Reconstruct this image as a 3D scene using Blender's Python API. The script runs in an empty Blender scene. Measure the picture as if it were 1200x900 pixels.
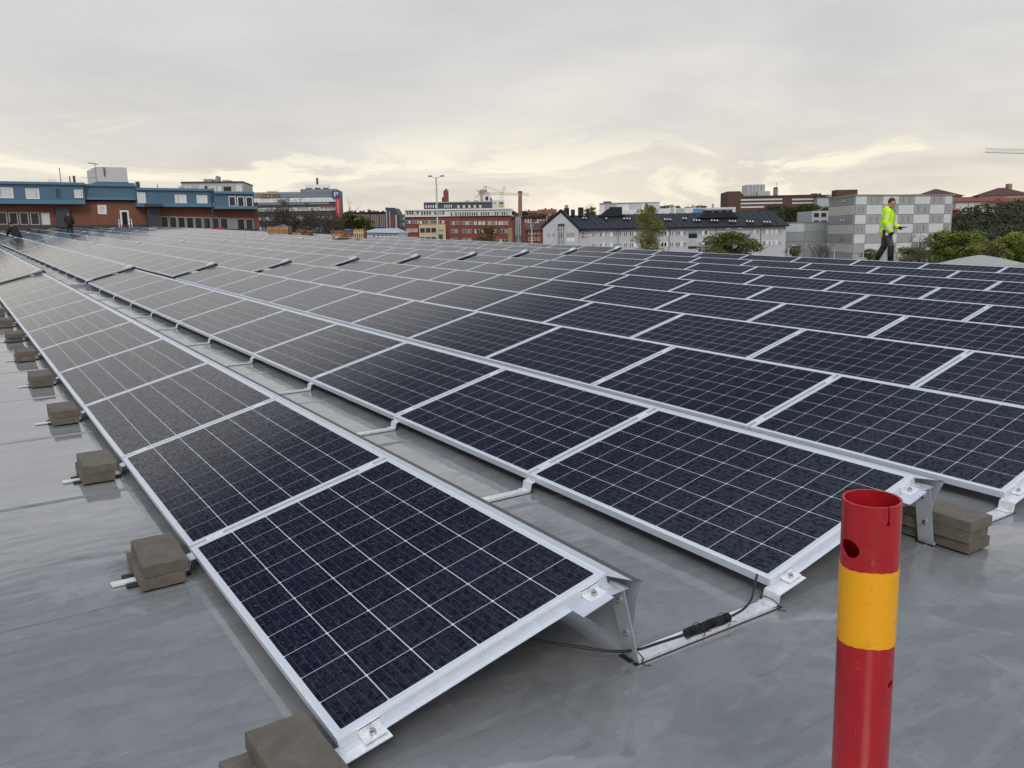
import bpy, bmesh, math, random
from mathutils import Matrix, Vector
random.seed(7)
S = bpy.context.scene
COL = S.collection
pi = math.pi

# ------------------------------------------------------------------ camera frame
F = 984.5                       # focal length in pixels of the 1200x900 photograph
YAW = .5891
def cam_axes(yaw, pit, rol):
    f = Vector((math.sin(yaw)*math.cos(pit), math.cos(yaw)*math.cos(pit), -math.sin(pit)))
    r = Vector((math.cos(yaw), -math.sin(yaw), 0)); u = r.cross(f)
    r2 = math.cos(rol)*r + math.sin(rol)*u; u2 = -math.sin(rol)*r + math.cos(rol)*u
    return Matrix((r2, u2, f)).transposed()
CR = cam_axes(YAW, .2021, -.0091)                    # camera in roof coordinates (the roof slopes gently)
CW = cam_axes(YAW, math.atan(175/F), -.0175)         # camera in world coordinates
RR = (CW @ CR.transposed()).to_4x4()                 # roof coordinates -> world
CAMR = Vector((-.7444, -1.992, 1.4253))
CAM = RR @ CAMR
RZ = -.09                                            # roof membrane in roof coordinates

cam = bpy.data.cameras.new('camera'); cam_ob = bpy.data.objects.new('camera', cam); COL.objects.link(cam_ob)
cam.sensor_width = 36; cam.sensor_fit = 'HORIZONTAL'; cam.lens = 36*F/1200; cam.clip_start = .05; cam.clip_end = 9000
cm = Matrix((CW.col[0], CW.col[1], -CW.col[2])).transposed().to_4x4(); cm.translation = CAM
cam_ob.matrix_world = cm; S.camera = cam_ob
S.view_settings.view_transform = 'Standard'; S.view_settings.look = 'None'; S.view_settings.gamma = 1
S.view_settings.exposure = 0.08

# ------------------------------------------------------------------ sky and sun
SUN_AZ, SUN_EL = math.radians(215), math.radians(38)
W = bpy.data.worlds.new('World'); S.world = W; W.use_nodes = True
nt = W.node_tree; nt.nodes.clear(); N = nt.nodes.new; L = nt.links.new
def M(nodes, links, op, a, b=None, clamp=False):
    n = nodes.new('ShaderNodeMath'); n.operation = op; n.use_clamp = clamp
    for i, v in enumerate((a, b)):
        if v is None: continue
        if isinstance(v, (int, float)): n.inputs[i].default_value = v
        else: links.new(v, n.inputs[i])
    return n.outputs[0]
def ramp(nodes, links, fac, stops, interp='LINEAR'):
    n = nodes.new('ShaderNodeValToRGB'); n.color_ramp.interpolation = interp
    e = n.color_ramp.elements
    while len(e) < len(stops): e.new(.5)
    for i, (p, c) in enumerate(stops):
        e[i].position = p
        c = c if isinstance(c, (tuple, list)) else (c, c, c)
        e[i].color = (*c[:3], 1)
    links.new(fac, n.inputs[0]); return n.outputs[0]
def mixc(nodes, links, fac, a, b, mode='MIX'):
    n = nodes.new('ShaderNodeMix'); n.data_type = 'RGBA'; n.blend_type = mode
    for s, v in ((n.inputs[0], fac), (n.inputs[6], a), (n.inputs[7], b)):
        if isinstance(v, (int, float)): s.default_value = v
        elif isinstance(v, (tuple, list)): s.default_value = (*v[:3], 1)
        else: links.new(v, s)
    return n.outputs[2]
def noise(nodes, links, vec, scale, detail=4, rough=.5, dist=0):
    n = nodes.new('ShaderNodeTexNoise'); n.inputs['Scale'].default_value = scale
    n.inputs['Detail'].default_value = detail; n.inputs['Roughness'].default_value = rough
    n.inputs['Distortion'].default_value = dist
    if vec is not None: links.new(vec, n.inputs['Vector'])
    return n.outputs[0]
def build_sky():
    nn, ll = nt.nodes, nt.links
    sky = N('ShaderNodeTexSky'); sky.sky_type = 'NISHITA'; sky.sun_disc = False
    sky.sun_elevation = SUN_EL; sky.sun_rotation = SUN_AZ; sky.air_density = 1; sky.dust_density = 3
    tc = N('ShaderNodeTexCoord'); sep = N('ShaderNodeSeparateXYZ'); L(tc.outputs['Generated'], sep.inputs[0])
    z = sep.outputs[2]
    # stretched clouds: horizontal direction, height exaggerated
    mp = N('ShaderNodeMapping'); mp.inputs['Scale'].default_value = (1, 1, 4.2); L(tc.outputs['Generated'], mp.inputs[0])
    n1 = noise(nn, ll, mp.outputs[0], 2.2, 7, .55, .3)
    n2 = noise(nn, ll, mp.outputs[0], 7.5, 6, .6, .5)
    zc = M(nn, ll, 'ADD', z, M(nn, ll, 'MULTIPLY', M(nn, ll, 'SUBTRACT', n1, .5), .13))
    col = ramp(nn, ll, zc, [(0, (.88, .79, .65)), (.055, (.82, .755, .655)), (.11, (.74, .705, .66)),
                            (.20, (.66, .645, .63)), (.325, (.66, .65, .645)), (.405, (.115, .125, .15)),
                            (.56, (.14, .16, .20)), (.74, (.68, .76, .88)), (1, (1.15, 1.24, 1.36))])
    # large soft patches and fine mottling of the cloud deck
    mpL = N('ShaderNodeMapping'); mpL.inputs['Scale'].default_value = (1, 1, 2.6); mpL.inputs['Location'].default_value = (4.3, .2, 1.7); L(tc.outputs['Generated'], mpL.inputs[0])
    nL = noise(nn, ll, mpL.outputs[0], 3.0, 5, .55, .4)
    col = mixc(nn, ll, 1.0, col, ramp(nn, ll, nL, [(.32, (.90, .905, .92)), (.5, (1, 1, 1)), (.68, (1.08, 1.075, 1.06))]), 'MULTIPLY')
    mot = ramp(nn, ll, n2, [(.3, .97), (.7, 1.03)])
    col = mixc(nn, ll, 1.0, col, mot, 'MULTIPLY')
    # bright warm breaks low over the horizon
    mp2 = N('ShaderNodeMapping'); mp2.inputs['Scale'].default_value = (1, 1, 4.4); mp2.inputs['Location'].default_value = (.3, 1.1, .25)
    L(tc.outputs['Generated'], mp2.inputs[0])
    n3 = noise(nn, ll, mp2.outputs[0], 4.5, 6, .62, .6)
    brk = ramp(nn, ll, n3, [(.515, 0), (.585, 1)])
    low = ramp(nn, ll, z, [(0, 1), (.075, .95), (.105, .35), (.135, 0)])
    bf = M(nn, ll, 'MULTIPLY', brk, low)
    bf = M(nn, ll, 'MULTIPLY', bf, .85)
    col = mixc(nn, ll, bf, col, (1.02, .95, .76))
    gray = ramp(nn, ll, n3, [(.34, 1), (.48, 0)])
    gf = M(nn, ll, 'MULTIPLY', M(nn, ll, 'MULTIPLY', gray, low), .45)
    col = mixc(nn, ll, gf, col, (.50, .49, .48))
    # below the horizon the haze over the land
    below = ramp(nn, ll, M(nn, ll, 'ADD', z, .5), [(.44, 1), (.5, 0)])
    col = mixc(nn, ll, below, col, (.25, .25, .24))
    col10 = N('ShaderNodeVectorMath'); col10.operation = 'SCALE'; L(col, col10.inputs[0]); col10.inputs['Scale'].default_value = 10
    fin = mixc(nn, ll, .94, sky.outputs[0], col10.outputs[0])
    bg = N('ShaderNodeBackground'); L(fin, bg.inputs[0]); bg.inputs[1].default_value = .1
    out = N('ShaderNodeOutputWorld'); L(bg.outputs[0], out.inputs[0])
build_sky()
sl = bpy.data.lights.new('sun', 'SUN'); sl.energy = 1.3; sl.angle = math.radians(22); sl.color = (1, .95, .87)
so = bpy.data.objects.new('sun', sl); COL.objects.link(so)
sd = Vector((math.sin(SUN_AZ)*math.cos(SUN_EL), math.cos(SUN_AZ)*math.cos(SUN_EL), math.sin(SUN_EL)))
so.rotation_euler = sd.to_track_quat('Z', 'Y').to_euler()

# ------------------------------------------------------------------ materials
MATS = {}
def mat(name, color, rough=.6, metal=0, spec=.5, var=0, vscale=3, bump=0, bscale=30, ior=None, emit=None, objvar=0):
    """principled material with noise variation of colour and a fine bump"""
    if name in MATS: return MATS[name]
    m = bpy.data.materials.new(name); m.use_nodes = True; MATS[name] = m
    t = m.node_tree; nn, ll = t.nodes, t.links; b = nn['Principled BSDF']
    b.inputs['Base Color'].default_value = (*color, 1); b.inputs['Roughness'].default_value = rough
    b.inputs['Metallic'].default_value = metal; b.inputs['Specular IOR Level'].default_value = spec
    if ior: b.inputs['IOR'].default_value = ior
    g = None
    if var or bump or objvar: g = nn.new('ShaderNodeNewGeometry').outputs['Position']
    c = None
    if var:
        n = noise(nn, ll, g, vscale, 6, .6)
        c = mixc(nn, ll, 1.0, color, ramp(nn, ll, n, [(.25, 1-var), (.75, 1+var)]), 'MULTIPLY')
    if objvar:
        oi = nn.new('ShaderNodeObjectInfo')
        c = mixc(nn, ll, 1.0, c if c is not None else color, ramp(nn, ll, oi.outputs['Random'], [(0, 1-objvar), (1, 1+objvar)]), 'MULTIPLY')
    if c is not None: ll.new(c, b.inputs['Base Color'])
    if bump:
        n = noise(nn, ll, g, bscale, 5, .6)
        bm_ = nn.new('ShaderNodeBump'); bm_.inputs['Strength'].default_value = bump; bm_.inputs['Distance'].default_value = .02
        ll.new(n, bm_.inputs['Height']); ll.new(bm_.outputs[0], b.inputs['Normal'])
    if emit:
        b.inputs['Emission Color'].default_value = (*emit[0], 1); b.inputs['Emission Strength'].default_value = emit[1]
    return m

def glassy(name, color, busbars=False):
    """laminate under wet glass: rain droplets roughen and tilt the reflection"""
    m = bpy.data.materials.new(name); m.use_nodes = True; MATS[name] = m
    t = m.node_tree; nn, ll = t.nodes, t.links; b = nn['Principled BSDF']
    g = nn.new('ShaderNodeNewGeometry').outputs['Position']
    c = color
    if busbars:
        uv = nn.new('ShaderNodeUVMap'); sp = nn.new('ShaderNodeSeparateXYZ'); ll.new(uv.outputs[0], sp.inputs[0])
        fr = M(nn, ll, 'FRACT', M(nn, ll, 'ADD', M(nn, ll, 'MULTIPLY', sp.outputs[0], 5), 0))
        ln = M(nn, ll, 'LESS_THAN', M(nn, ll, 'ABSOLUTE', M(nn, ll, 'SUBTRACT', fr, .5)), .016)
        crystal = noise(nn, ll, g, 55, 3, .5, 1.5)
        c = mixc(nn, ll, ramp(nn, ll, crystal, [(.4, 0), (.6, 1)]), color, tuple(k*1.3 for k in color))
        oi = nn.new('ShaderNodeObjectInfo')
        c = mixc(nn, ll, 1.0, c, ramp(nn, ll, oi.outputs['Random'], [(0, .82), (1, 1.2)]), 'MULTIPLY')
        c = mixc(nn, ll, M(nn, ll, 'MULTIPLY', ln, .45), c, (.15, .17, .23))
    vo = nn.new('ShaderNodeTexVoronoi'); vo.inputs['Scale'].default_value = 95; ll.new(g, vo.inputs['Vector'])
    drop = ramp(nn, ll, vo.outputs['Distance'], [(.16, 1), (.34, 0)])
    cl = ramp(nn, ll, noise(nn, ll, g, 34, 4, .65), [(.46, 0), (.58, 1)])
    dm = M(nn, ll, 'MULTIPLY', drop, cl)
    smear = ramp(nn, ll, noise(nn, ll, g, 46, 4, .7, .6), [(.49, 0), (.56, 1)])
    rg = M(nn, ll, 'ADD', M(nn, ll, 'MULTIPLY', smear, .03), .06)
    # beaded rain breaks the mirror image: fewer reflections where the drops sit
    ll.new(M(nn, ll, 'SUBTRACT', .5, M(nn, ll, 'MULTIPLY', smear, .40)), b.inputs['Specular IOR Level'])
    ll.new(M(nn, ll, 'ADD', rg, M(nn, ll, 'MULTIPLY', dm, .08)), b.inputs['Roughness'])
    dust = ramp(nn, ll, noise(nn, ll, g, 260, 2, .5), [(.62, 0), (.72, 1)])
    c = mixc(nn, ll, M(nn, ll, 'MULTIPLY', dust, .022), c, (.30, .31, .33))
    ll.new(c, b.inputs['Base Color'])
    hgt = M(nn, ll, 'ADD', M(nn, ll, 'MULTIPLY', dm, 1.0), M(nn, ll, 'MULTIPLY', smear, .06))
    bu = nn.new('ShaderNodeBump'); bu.inputs['Strength'].default_value = .5; bu.inputs['Distance'].default_value = .0012
    ll.new(hgt, bu.inputs['Height']); ll.new(bu.outputs[0], b.inputs['Normal'])
    b.inputs['IOR'].default_value = 1.41
    return m
M_CELL = glassy('solar_cell_blue', (.0024, .0033, .0125), True)
M_BACK = glassy('laminate_white', (.56, .60, .66))
M_ALU = mat('anodised_aluminium', (.76, .80, .86), .36, .45, var=.06, vscale=25)
M_STEEL = mat('folded_aluminium_sheet', (.60, .64, .70), .36, .4, var=.10, vscale=9, bump=.05, bscale=60)
M_GALV = mat('mill_finish_rail', (.80, .82, .85), .36, .35, var=.18, vscale=40, bump=.12, bscale=120)
M_EDGE = mat('dark_edge_lip', (.045, .05, .058), .5)
M_BOLT = mat('stainless_bolt', (.5, .5, .5), .25, 1)
M_DARKHOLE = mat('dark_recess', (.01, .01, .012), .8)
M_RUB = mat('black_rubber', (.012, .012, .013), .6, bump=.2, bscale=200)
M_CABLE = mat('black_cable', (.010, .010, .011), .45)
M_CONC = mat('concrete_block', (.145, .128, .104), .85, var=.22, vscale=18, bump=.5, bscale=160, objvar=.06)

def concrete_pores():
    t = M_CONC.node_tree; nn, ll = t.nodes, t.links; b = nn['Principled BSDF']; src = b.inputs['Base Color'].links[0].from_socket
    g = nn.new('ShaderNodeNewGeometry').outputs['Position']
    pores = ramp(nn, ll, noise(nn, ll, g, 240, 3, .6), [(.64, 0), (.70, 1)])
    damp = ramp(nn, ll, noise(nn, ll, g, 7, 5, .6), [(.45, 0), (.60, 1)])
    c = mixc(nn, ll, M(nn, ll, 'MULTIPLY', pores, .6), src, (.05, .045, .038)); c = mixc(nn, ll, M(nn, ll, 'MULTIPLY', damp, .35), c, (.075, .066, .054))
    ll.new(c, b.inputs['Base Color'])
concrete_pores()
def membrane():
    m = bpy.data.materials.new('wet_roof_membrane'); m.use_nodes = True; MATS['membrane'] = m
    t = m.node_tree; nn, ll = t.nodes, t.links; b = nn['Principled BSDF']
    g = nn.new('ShaderNodeNewGeometry').outputs['Position']
    mp = nn.new('ShaderNodeMapping'); mp.inputs['Scale'].default_value = (.55, 1.6, 1); mp.inputs['Rotation'].default_value = (0, 0, .35); ll.new(g, mp.inputs[0])
    big = noise(nn, ll, mp.outputs[0], 1.4, 5, .6, .8)
    fine = noise(nn, ll, g, 14, 6, .65, .4)
    c = mixc(nn, ll, ramp(nn, ll, big, [(.3, 0), (.7, 1)]), (.212, .220, .230), (.262, .268, .276))
    c = mixc(nn, ll, 1.0, c, ramp(nn, ll, fine, [(.25, .88), (.75, 1.10)]), 'MULTIPLY')
    # dirt stains and pale scuffs
    mp2 = nn.new('ShaderNodeMapping'); mp2.inputs['Scale'].default_value = (.7, 3.2, 1); mp2.inputs['Rotation'].default_value = (0, 0, -.5); ll.new(g, mp2.inputs[0])
    st = ramp(nn, ll, noise(nn, ll, mp2.outputs[0], 3.1, 7, .7, .6), [(.58, 0), (.74, 1)])
    c = mixc(nn, ll, M(nn, ll, 'MULTIPLY', st, .5), c, (.085, .082, .085))
    mp3 = nn.new('ShaderNodeMapping'); mp3.inputs['Scale'].default_value = (6, 1.2, 1); mp3.inputs['Rotation'].default_value = (0, 0, .9); ll.new(g, mp3.inputs[0])
    sc = ramp(nn, ll, noise(nn, ll, mp3.outputs[0], 2.3, 5, .55, 1.2), [(.66, 0), (.72, 1)])
    c = mixc(nn, ll, M(nn, ll, 'MULTIPLY', sc, .33), c, (.36, .37, .39))
    sp = ramp(nn, ll, noise(nn, ll, g, 60, 3, .6), [(.70, 0), (.76, 1)])
    c = mixc(nn, ll, M(nn, ll, 'MULTIPLY', sp, .45), c, (.05, .05, .055))
    grit = ramp(nn, ll, noise(nn, ll, g, 210, 2, .6), [(.68, 0), (.74, 1)])
    c = mixc(nn, ll, M(nn, ll, 'MULTIPLY', grit, .35), c, (.07, .07, .07))
    scr = nn.new('ShaderNodeMapping'); scr.inputs['Scale'].default_value = (1.2, 14, 1); scr.inputs['Rotation'].default_value = (0, 0, .65); ll.new(g, scr.inputs[0])
    sl_ = ramp(nn, ll, noise(nn, ll, scr.outputs[0], 2.6, 3, .5, .8), [(.70, 0), (.73, 1)])
    c = mixc(nn, ll, M(nn, ll, 'MULTIPLY', sl_, .30), c, (.40, .41, .42))
    film = ramp(nn, ll, noise(nn, ll, mp.outputs[0], 2.3, 6, .62, 1.6), [(.475, 0), (.50, 1)])
    film2 = ramp(nn, ll, noise(nn, ll, g, 1.1, 7, .68, 1.0), [(.55, 0), (.565, 1)])
    c = mixc(nn, ll, M(nn, ll, 'MULTIPLY', film, .24), c, (.125, .132, .145))
    c = mixc(nn, ll, M(nn, ll, 'MULTIPLY', film2, .14), c, (.30, .31, .32))
    ll.new(c, b.inputs['Base Color'])
    puddle = ramp(nn, ll, noise(nn, ll, mp.outputs[0], 1.0, 5, .6, 1.0), [(.36, .015), (.66, .09)])
    rr = M(nn, ll, 'ADD', M(nn, ll, 'ADD', puddle, M(nn, ll, 'MULTIPLY', sc, .12)), M(nn, ll, 'MULTIPLY', film2, .10))
    ll.new(rr, b.inputs['Roughness']); b.inputs['IOR'].default_value = 2.55
    wv = nn.new('ShaderNodeMapping'); wv.inputs['Scale'].default_value = (.9, 2.0, 1); ll.new(g, wv.inputs[0])
    h = M(nn, ll, 'ADD', M(nn, ll, 'MULTIPLY', noise(nn, ll, wv.outputs[0], 1.6, 3, .5, .3), 1.0), M(nn, ll, 'MULTIPLY', fine, .012))
    bu = nn.new('ShaderNodeBump'); bu.inputs['Strength'].default_value = .5; bu.inputs['Distance'].default_value = .009
    ll.new(h, bu.inputs['Height']); ll.new(bu.outputs[0], b.inputs['Normal'])
    return m
M_ROOF = membrane()

def brick_mat(name, c1, c2, mortar, scale=1.0):
    m = bpy.data.materials.new(name); m.use_nodes = True; MATS[name] = m
    t = m.node_tree; nn, ll = t.nodes, t.links; b = nn['Principled BSDF']
    tc = nn.new('ShaderNodeTexCoord'); sp = nn.new('ShaderNodeSeparateXYZ'); cb = nn.new('ShaderNodeCombineXYZ')
    ll.new(tc.outputs['Object'], sp.inputs[0])
    ll.new(M(nn, ll, 'ADD', sp.outputs[0], sp.outputs[1]), cb.inputs[0]); ll.new(sp.outputs[2], cb.inputs[1])
    br = nn.new('ShaderNodeTexBrick'); ll.new(cb.outputs[0], br.inputs[0]); br.inputs['Scale'].default_value = scale
    br.inputs['Brick Width'].default_value = .5; br.inputs['Row Height'].default_value = .16; br.inputs['Mortar Size'].default_value = .02
    br.inputs['Color1'].default_value = (*c1, 1); br.inputs['Color2'].default_value = (*c2, 1); br.inputs['Mortar'].default_value = (*mortar, 1)
    n = noise(nn, ll, tc.outputs['Object'], .5, 6, .6)
    c = mixc(nn, ll, 1.0, br.outputs[0], ramp(nn, ll, n, [(.3, .82), (.7, 1.14)]), 'MULTIPLY')
    ll.new(c, b.inputs['Base Color']); b.inputs['Roughness'].default_value = .85
    return m

# ------------------------------------------------------------------ mesh helpers
class MB:
    def __init__(s): s.v = []; s.f = []; s.m = []; s.uv = {}
    def quad(s, *p, m=0):
        i = len(s.v); s.v += [tuple(q) for q in p]; s.f.append(tuple(range(i, i+len(p)))); s.m.append(m)
    def box(s, x0, x1, y0, y1, z0, z1, m=0, T=None):
        i = len(s.v)
        P = [(x0, y0, z0), (x1, y0, z0), (x1, y1, z0), (x0, y1, z0), (x0, y0, z1), (x1, y0, z1), (x1, y1, z1), (x0, y1, z1)]
        if T is not None: P = [tuple(T @ Vector(p)) for p in P]
        s.v += P
        for f in ((3, 2, 1, 0), (4, 5, 6, 7), (0, 1, 5, 4), (1, 2, 6, 5), (2, 3, 7, 6), (3, 0, 4, 7)):
            s.f.append(tuple(i+k for k in f)); s.m.append(m)
    def tube(s, pts, rad, n=10, cap=True, side=None, m=0):
        pts = [Vector(p) for p in pts]; k0 = len(s.v); last = None
        for i, p in enumerate(pts):
            d = (pts[min(i+1, len(pts)-1)] - pts[max(i-1, 0)]).normalized()
            ref = Vector(side) if side else (last if last else (Vector((0, 0, 1)) if abs(d.z) < .9 else Vector((1, 0, 0))))
            a = ref - d*ref.dot(d)
            if a.length < 1e-5: a = d.orthogonal()
            a.normalize(); b = d.cross(a); last = a
            r = rad[i] if isinstance(rad, (list, tuple)) else rad
            ra, rb = r if isinstance(r, (tuple, list)) else (r, r)
            for j in range(n):
                t = 2*pi*j/n; s.v.append(tuple(p + a*ra*math.cos(t) + b*rb*math.sin(t)))
        for i in range(len(pts)-1):
            for j in range(n):
                a0 = k0+i*n+j; a1 = k0+i*n+(j+1) % n
                s.f.append((a0, a1, a1+n, a0+n)); s.m.append(m)
        if cap:
            s.f.append(tuple(k0+j for j in reversed(range(n)))); s.m.append(m)
            e = k0+(len(pts)-1)*n; s.f.append(tuple(e+j for j in range(n))); s.m.append(m)
    def ell(s, c, r, n=12, T=None, m=0):
        c = Vector(c); k0 = len(s.v); h = n//2
        for i in range(h+1):
            ph = pi*i/h
            for j in range(n):
                t = 2*pi*j/n
                q = Vector((r[0]*math.sin(ph)*math.cos(t), r[1]*math.sin(ph)*math.sin(t), r[2]*math.cos(ph)))
                s.v.append(tuple(c + (T @ q if T is not None else q)))
        for i in range(h):
            for j in range(n):
                a = k0+i*n+j; b = k0+i*n+(j+1) % n
                s.f.append((a, a+n, b+n, b)); s.m.append(m)
    def prism(s, poly, d0, d1, axis='y', m=0):
        """polygon (u,v) swept; axis y: u=x, v=z ; axis x: u=y, v=z; axis z: u=x,v=y"""
        def pt(u, v, d): return {'y': (u, d, v), 'x': (d, u, v), 'z': (u, v, d)}[axis]
        n = len(poly); k = len(s.v)
        s.v += [pt(u, v, d0) for u, v in poly] + [pt(u, v, d1) for u, v in poly]
        s.f.append(tuple(range(k, k+n))); s.f.append(tuple(reversed(range(k+n, k+2*n)))); s.m += [m, m]
        for i in range(n):
            j = (i+1) % n; s.f.append((k+i, k+n+i, k+n+j, k+j)); s.m.append(m)
    def mesh(s, name, mats, smooth=False, fix=True):
        me = bpy.data.meshes.new(name); me.from_pydata(s.v, [], s.f)
        for mm in (mats if isinstance(mats, (list, tuple)) else [mats]): me.materials.append(mm)
        if any(s.m): me.polygons.foreach_set('material_index', s.m)
        if smooth: me.polygons.foreach_set('use_smooth', [True]*len(me.polygons))
        if fix:
            b = bmesh.new(); b.from_mesh(me); bmesh.ops.recalc_face_normals(b, faces=b.faces); b.to_mesh(me); b.free()
        me.update(); return me
def link(name, me, parent=None, mtx=None):
    o = bpy.data.objects.new(name, me); COL.objects.link(o)
    if parent: o.parent = parent
    if mtx is not None: o.matrix_local = mtx
    return o
def part(name, mb, mats, parent, mtx=None, smooth=False, stuff=False, label=None):
    o = link(name, mb.mesh(name, mats, smooth), parent, mtx)
    if stuff: o['kind'] = 'stuff'
    if label: o['label'] = label
    return o
def tag(o, label, cat, group=None):
    o['label'] = label; o['category'] = cat
    if group: o['group'] = group
    return o
def thing(name, label, cat, mtx=None, group=None):
    o = bpy.data.objects.new(name, None); COL.objects.link(o); o.empty_display_size = .2
    if mtx is not None: o.matrix_world = mtx
    return tag(o, label, cat, group)
def structure(name, mb, mats, mtx=None, smooth=False):
    o = link(name, mb.mesh(name, mats, smooth)); o['kind'] = 'structure'
    if mtx is not None: o.matrix_world = mtx
    return o
def T3(x, y, z): return Matrix.Translation((x, y, z))
def ROT(a, ax): return Matrix.Rotation(a, 4, ax)
ORD = ['first', 'second', 'third', 'fourth', 'fifth', 'sixth', 'seventh', 'eighth', 'ninth', 'tenth', 'eleventh', 'twelfth', 'thirteenth',
       'fourteenth', 'fifteenth', 'sixteenth', 'seventeenth', 'eighteenth', 'nineteenth', 'twentieth']
def ordn(i):
    if i < 20: return ORD[i]
    t = {2: 'twenty', 3: 'thirty', 4: 'forty', 5: 'fifty'}[(i+1)//10]
    return (t + '-' + ORD[(i+1) % 10 - 1]) if (i+1) % 10 else {3: 'thirtieth', 4: 'fortieth', 5: 'fiftieth'}[(i+1)//10]

# ------------------------------------------------------------------ the warehouse roof
STEP = .048; YSTEP = 18.44       # low step across the roof behind the first panel field
roof = MB(); roof.box(-14, 19.75, -7, YSTEP, RZ-.6, RZ); roof.box(-14, 19.75, YSTEP, 103, RZ-.6, RZ+STEP)
roof_o = structure('roof', roof, M_ROOF, RR)
sm = MB()
for i, y in enumerate([1.502, 3.005, 4.54]+[4.54+1.53*k for k in range(1, 26)]+[-.03, -1.55]):
    if y < -1: continue
    pts = []
    for k in range(0, 61):
        x = -12+k*.525; pts.append((x, y+.006*math.sin(x*2.1+i)+.004*math.sin(x*5.3)))
    z_ = RZ+(STEP if y > YSTEP else 0)
    for a, b in zip(pts, pts[1:]):
        sm.quad((a[0], a[1]-.04, z_+.0008), (b[0], b[1]-.04, z_+.0008), (b[0], b[1], z_+.0032), (a[0], a[1], z_+.0032))
        sm.quad((a[0], a[1], z_+.0032), (b[0], b[1], z_+.0032), (b[0], b[1]+.003, z_+.0005), (a[0], a[1]+.003, z_+.0005))
part('membrane_seam', sm, M_ROOF, roof_o, stuff=True)
par = MB(); par.box(19.3, 19.6, -7, 103, RZ, RZ+.10); par.box(19.27, 19.63, -7, 103, RZ+.10, RZ+.125)
par_o = structure('roof_edge_kerb', par, mat('kerb_flashing', (.55, .56, .56), .45, .3, var=.1, vscale=2), RR)
# warehouse walls below the roof sheet
wl = MB(); wl.box(-13.9, 19.65, -6.9, 102.9, -11, RZ-.602)
structure('warehouse_wall', wl, mat('warehouse_cladding', (.35, .36, .37), .6, var=.1, vscale=1), RR)

# ------------------------------------------------------------------ solar panels
TH = .2481; P = 1.803; WID = .992; LEN = 1.65
SECT = [11, 11, 9, 9, 9, 4]
Yk = []; yy = 0.0; SEC_END = []; SEC_START = []
for n in SECT:
    SEC_START.append(len(Yk))
    for i in range(n): Yk.append(yy); yy += 1.67
    SEC_END.append(len(Yk)-1); yy += .28
NK = len(Yk); NR = 10; ZK = [0 if k < SECT[0] else STEP for k in range(NK)]
def frame_mesh(detail):
    m = MB(); h = .035; w = .011
    m.box(0, w, 0, LEN, -h, .0016); m.box(WID-w, WID, 0, LEN, -h, .0016)
    m.box(w, WID-w, 0, w, -h, .0014); m.box(w, WID-w, LEN-w, LEN, -h, .0014)
    if detail:
        for s in range(5):
            z = -.030+s*.006
            m.box(.001, WID-.001, -.0022, 0, z, z+.0034)
        m.box(.003, WID-.003, -.028, 0, -h-.0005, -h+.0016)   # lower flange seen on the near row ends
        m.box(w, w+.02, w, LEN-w, -h, -h+.002); m.box(WID-w-.02, WID-w, w, LEN-w, -h, -h+.002)
    return m.mesh('frame', M_ALU)
CX0, CY0 = .0255, .030; DX, DY = (WID-2*CX0+.004)/6, (LEN-2*CY0+.002)/10
def cell_uv(me, quads):
    uvl = me.uv_layers.new(name='UVMap')
    for p in me.polygons:
        for li, vi in zip(p.loop_indices, p.vertices):
            v = me.vertices[vi].co
            u = (v.x - quads[0]) / DX
            uvl.data[li].uv = (u if quads[1] else u % 1.0, 0)
def cells_joined():
    m = MB()
    for i in range(6):
        for j in range(10):
            x = CX0+i*DX; y = CY0+j*DY; m.quad((x, y, .0009), (x+DX-.0038, y, .0009), (x+DX-.0038, y+DY-.0036, .0009), (x, y+DY-.0036, .0009))
    me = m.mesh('cells', M_CELL, fix=False)
    uvl = me.uv_layers.new(name='UVMap')
    for p in me.polygons:
        for li, u in zip(p.loop_indices, (0, 1, 1, 0)): uvl.data[li].uv = (u, 0)
    return me
def cell_single():
    m = MB(); a, b = DX-.0038, DY-.0036; c = .004
    top = [(c, 0), (a-c, 0), (a, c), (a, b-c), (a-c, b), (c, b), (0, b-c), (0, c)]
    m.f.append(tuple(range(8))); m.m.append(0)
    m.v += [(x, y, .0006) for x, y in top] + [(x, y, 0) for x, y in top]
    for i in range(8):
        j = (i+1) % 8; m.f.append((i, 8+i, 8+j, j)); m.m.append(0)
    me = m.mesh('cell', M_CELL)
    uvl = me.uv_layers.new(name='UVMap')
    for p in me.polygons:
        for li, vi in zip(p.loop_indices, p.vertices): uvl.data[li].uv = (me.vertices[vi].co.x/a, 0)
    return me
def deflector_mesh(near_end):
    prof = [(.952, .2405), (.998, .2435), (1.034, .2345), (1.050, .150), (1.078, -.050)]
    y0 = [0, -.090, -.10, -.058, -.004] if near_end else [-.008]*5
    m = MB(); t = .0018; n = len(prof)
    i0 = len(m.v)
    for (x, z), y in zip(prof, y0):
        m.v += [(x, y, z), (x, LEN+.012, z), (x+t*.5, y, z-t), (x+t*.5, LEN+.012, z-t)]
    for i in range(n-1):
        a = i0+4*i; b = a+4
        m.f += [(a, b, b+1, a+1), (a+2, a+3, b+3, b+2), (a, a+2, b+2, b), (a+1, b+1, b+3, a+3)]; m.m += [1 if i == 1 else 0]*4
    m.f += [(i0, i0+1, i0+3, i0+2), (i0+4*n-4, i0+4*n-2, i0+4*n-1, i0+4*n-3)]; m.m += [0, 0]
    return m.mesh('wind_deflector', [M_STEEL, M_EDGE])
ME_FR, ME_FRD = frame_mesh(False), frame_mesh(True)
bk = MB(); bk.box(.009, WID-.009, .009, LEN-.009, -.004, .0004); ME_BACK = bk.mesh('backsheet', M_BACK)
ME_CELLS, ME_CELL = cells_joined(), cell_single()
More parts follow.
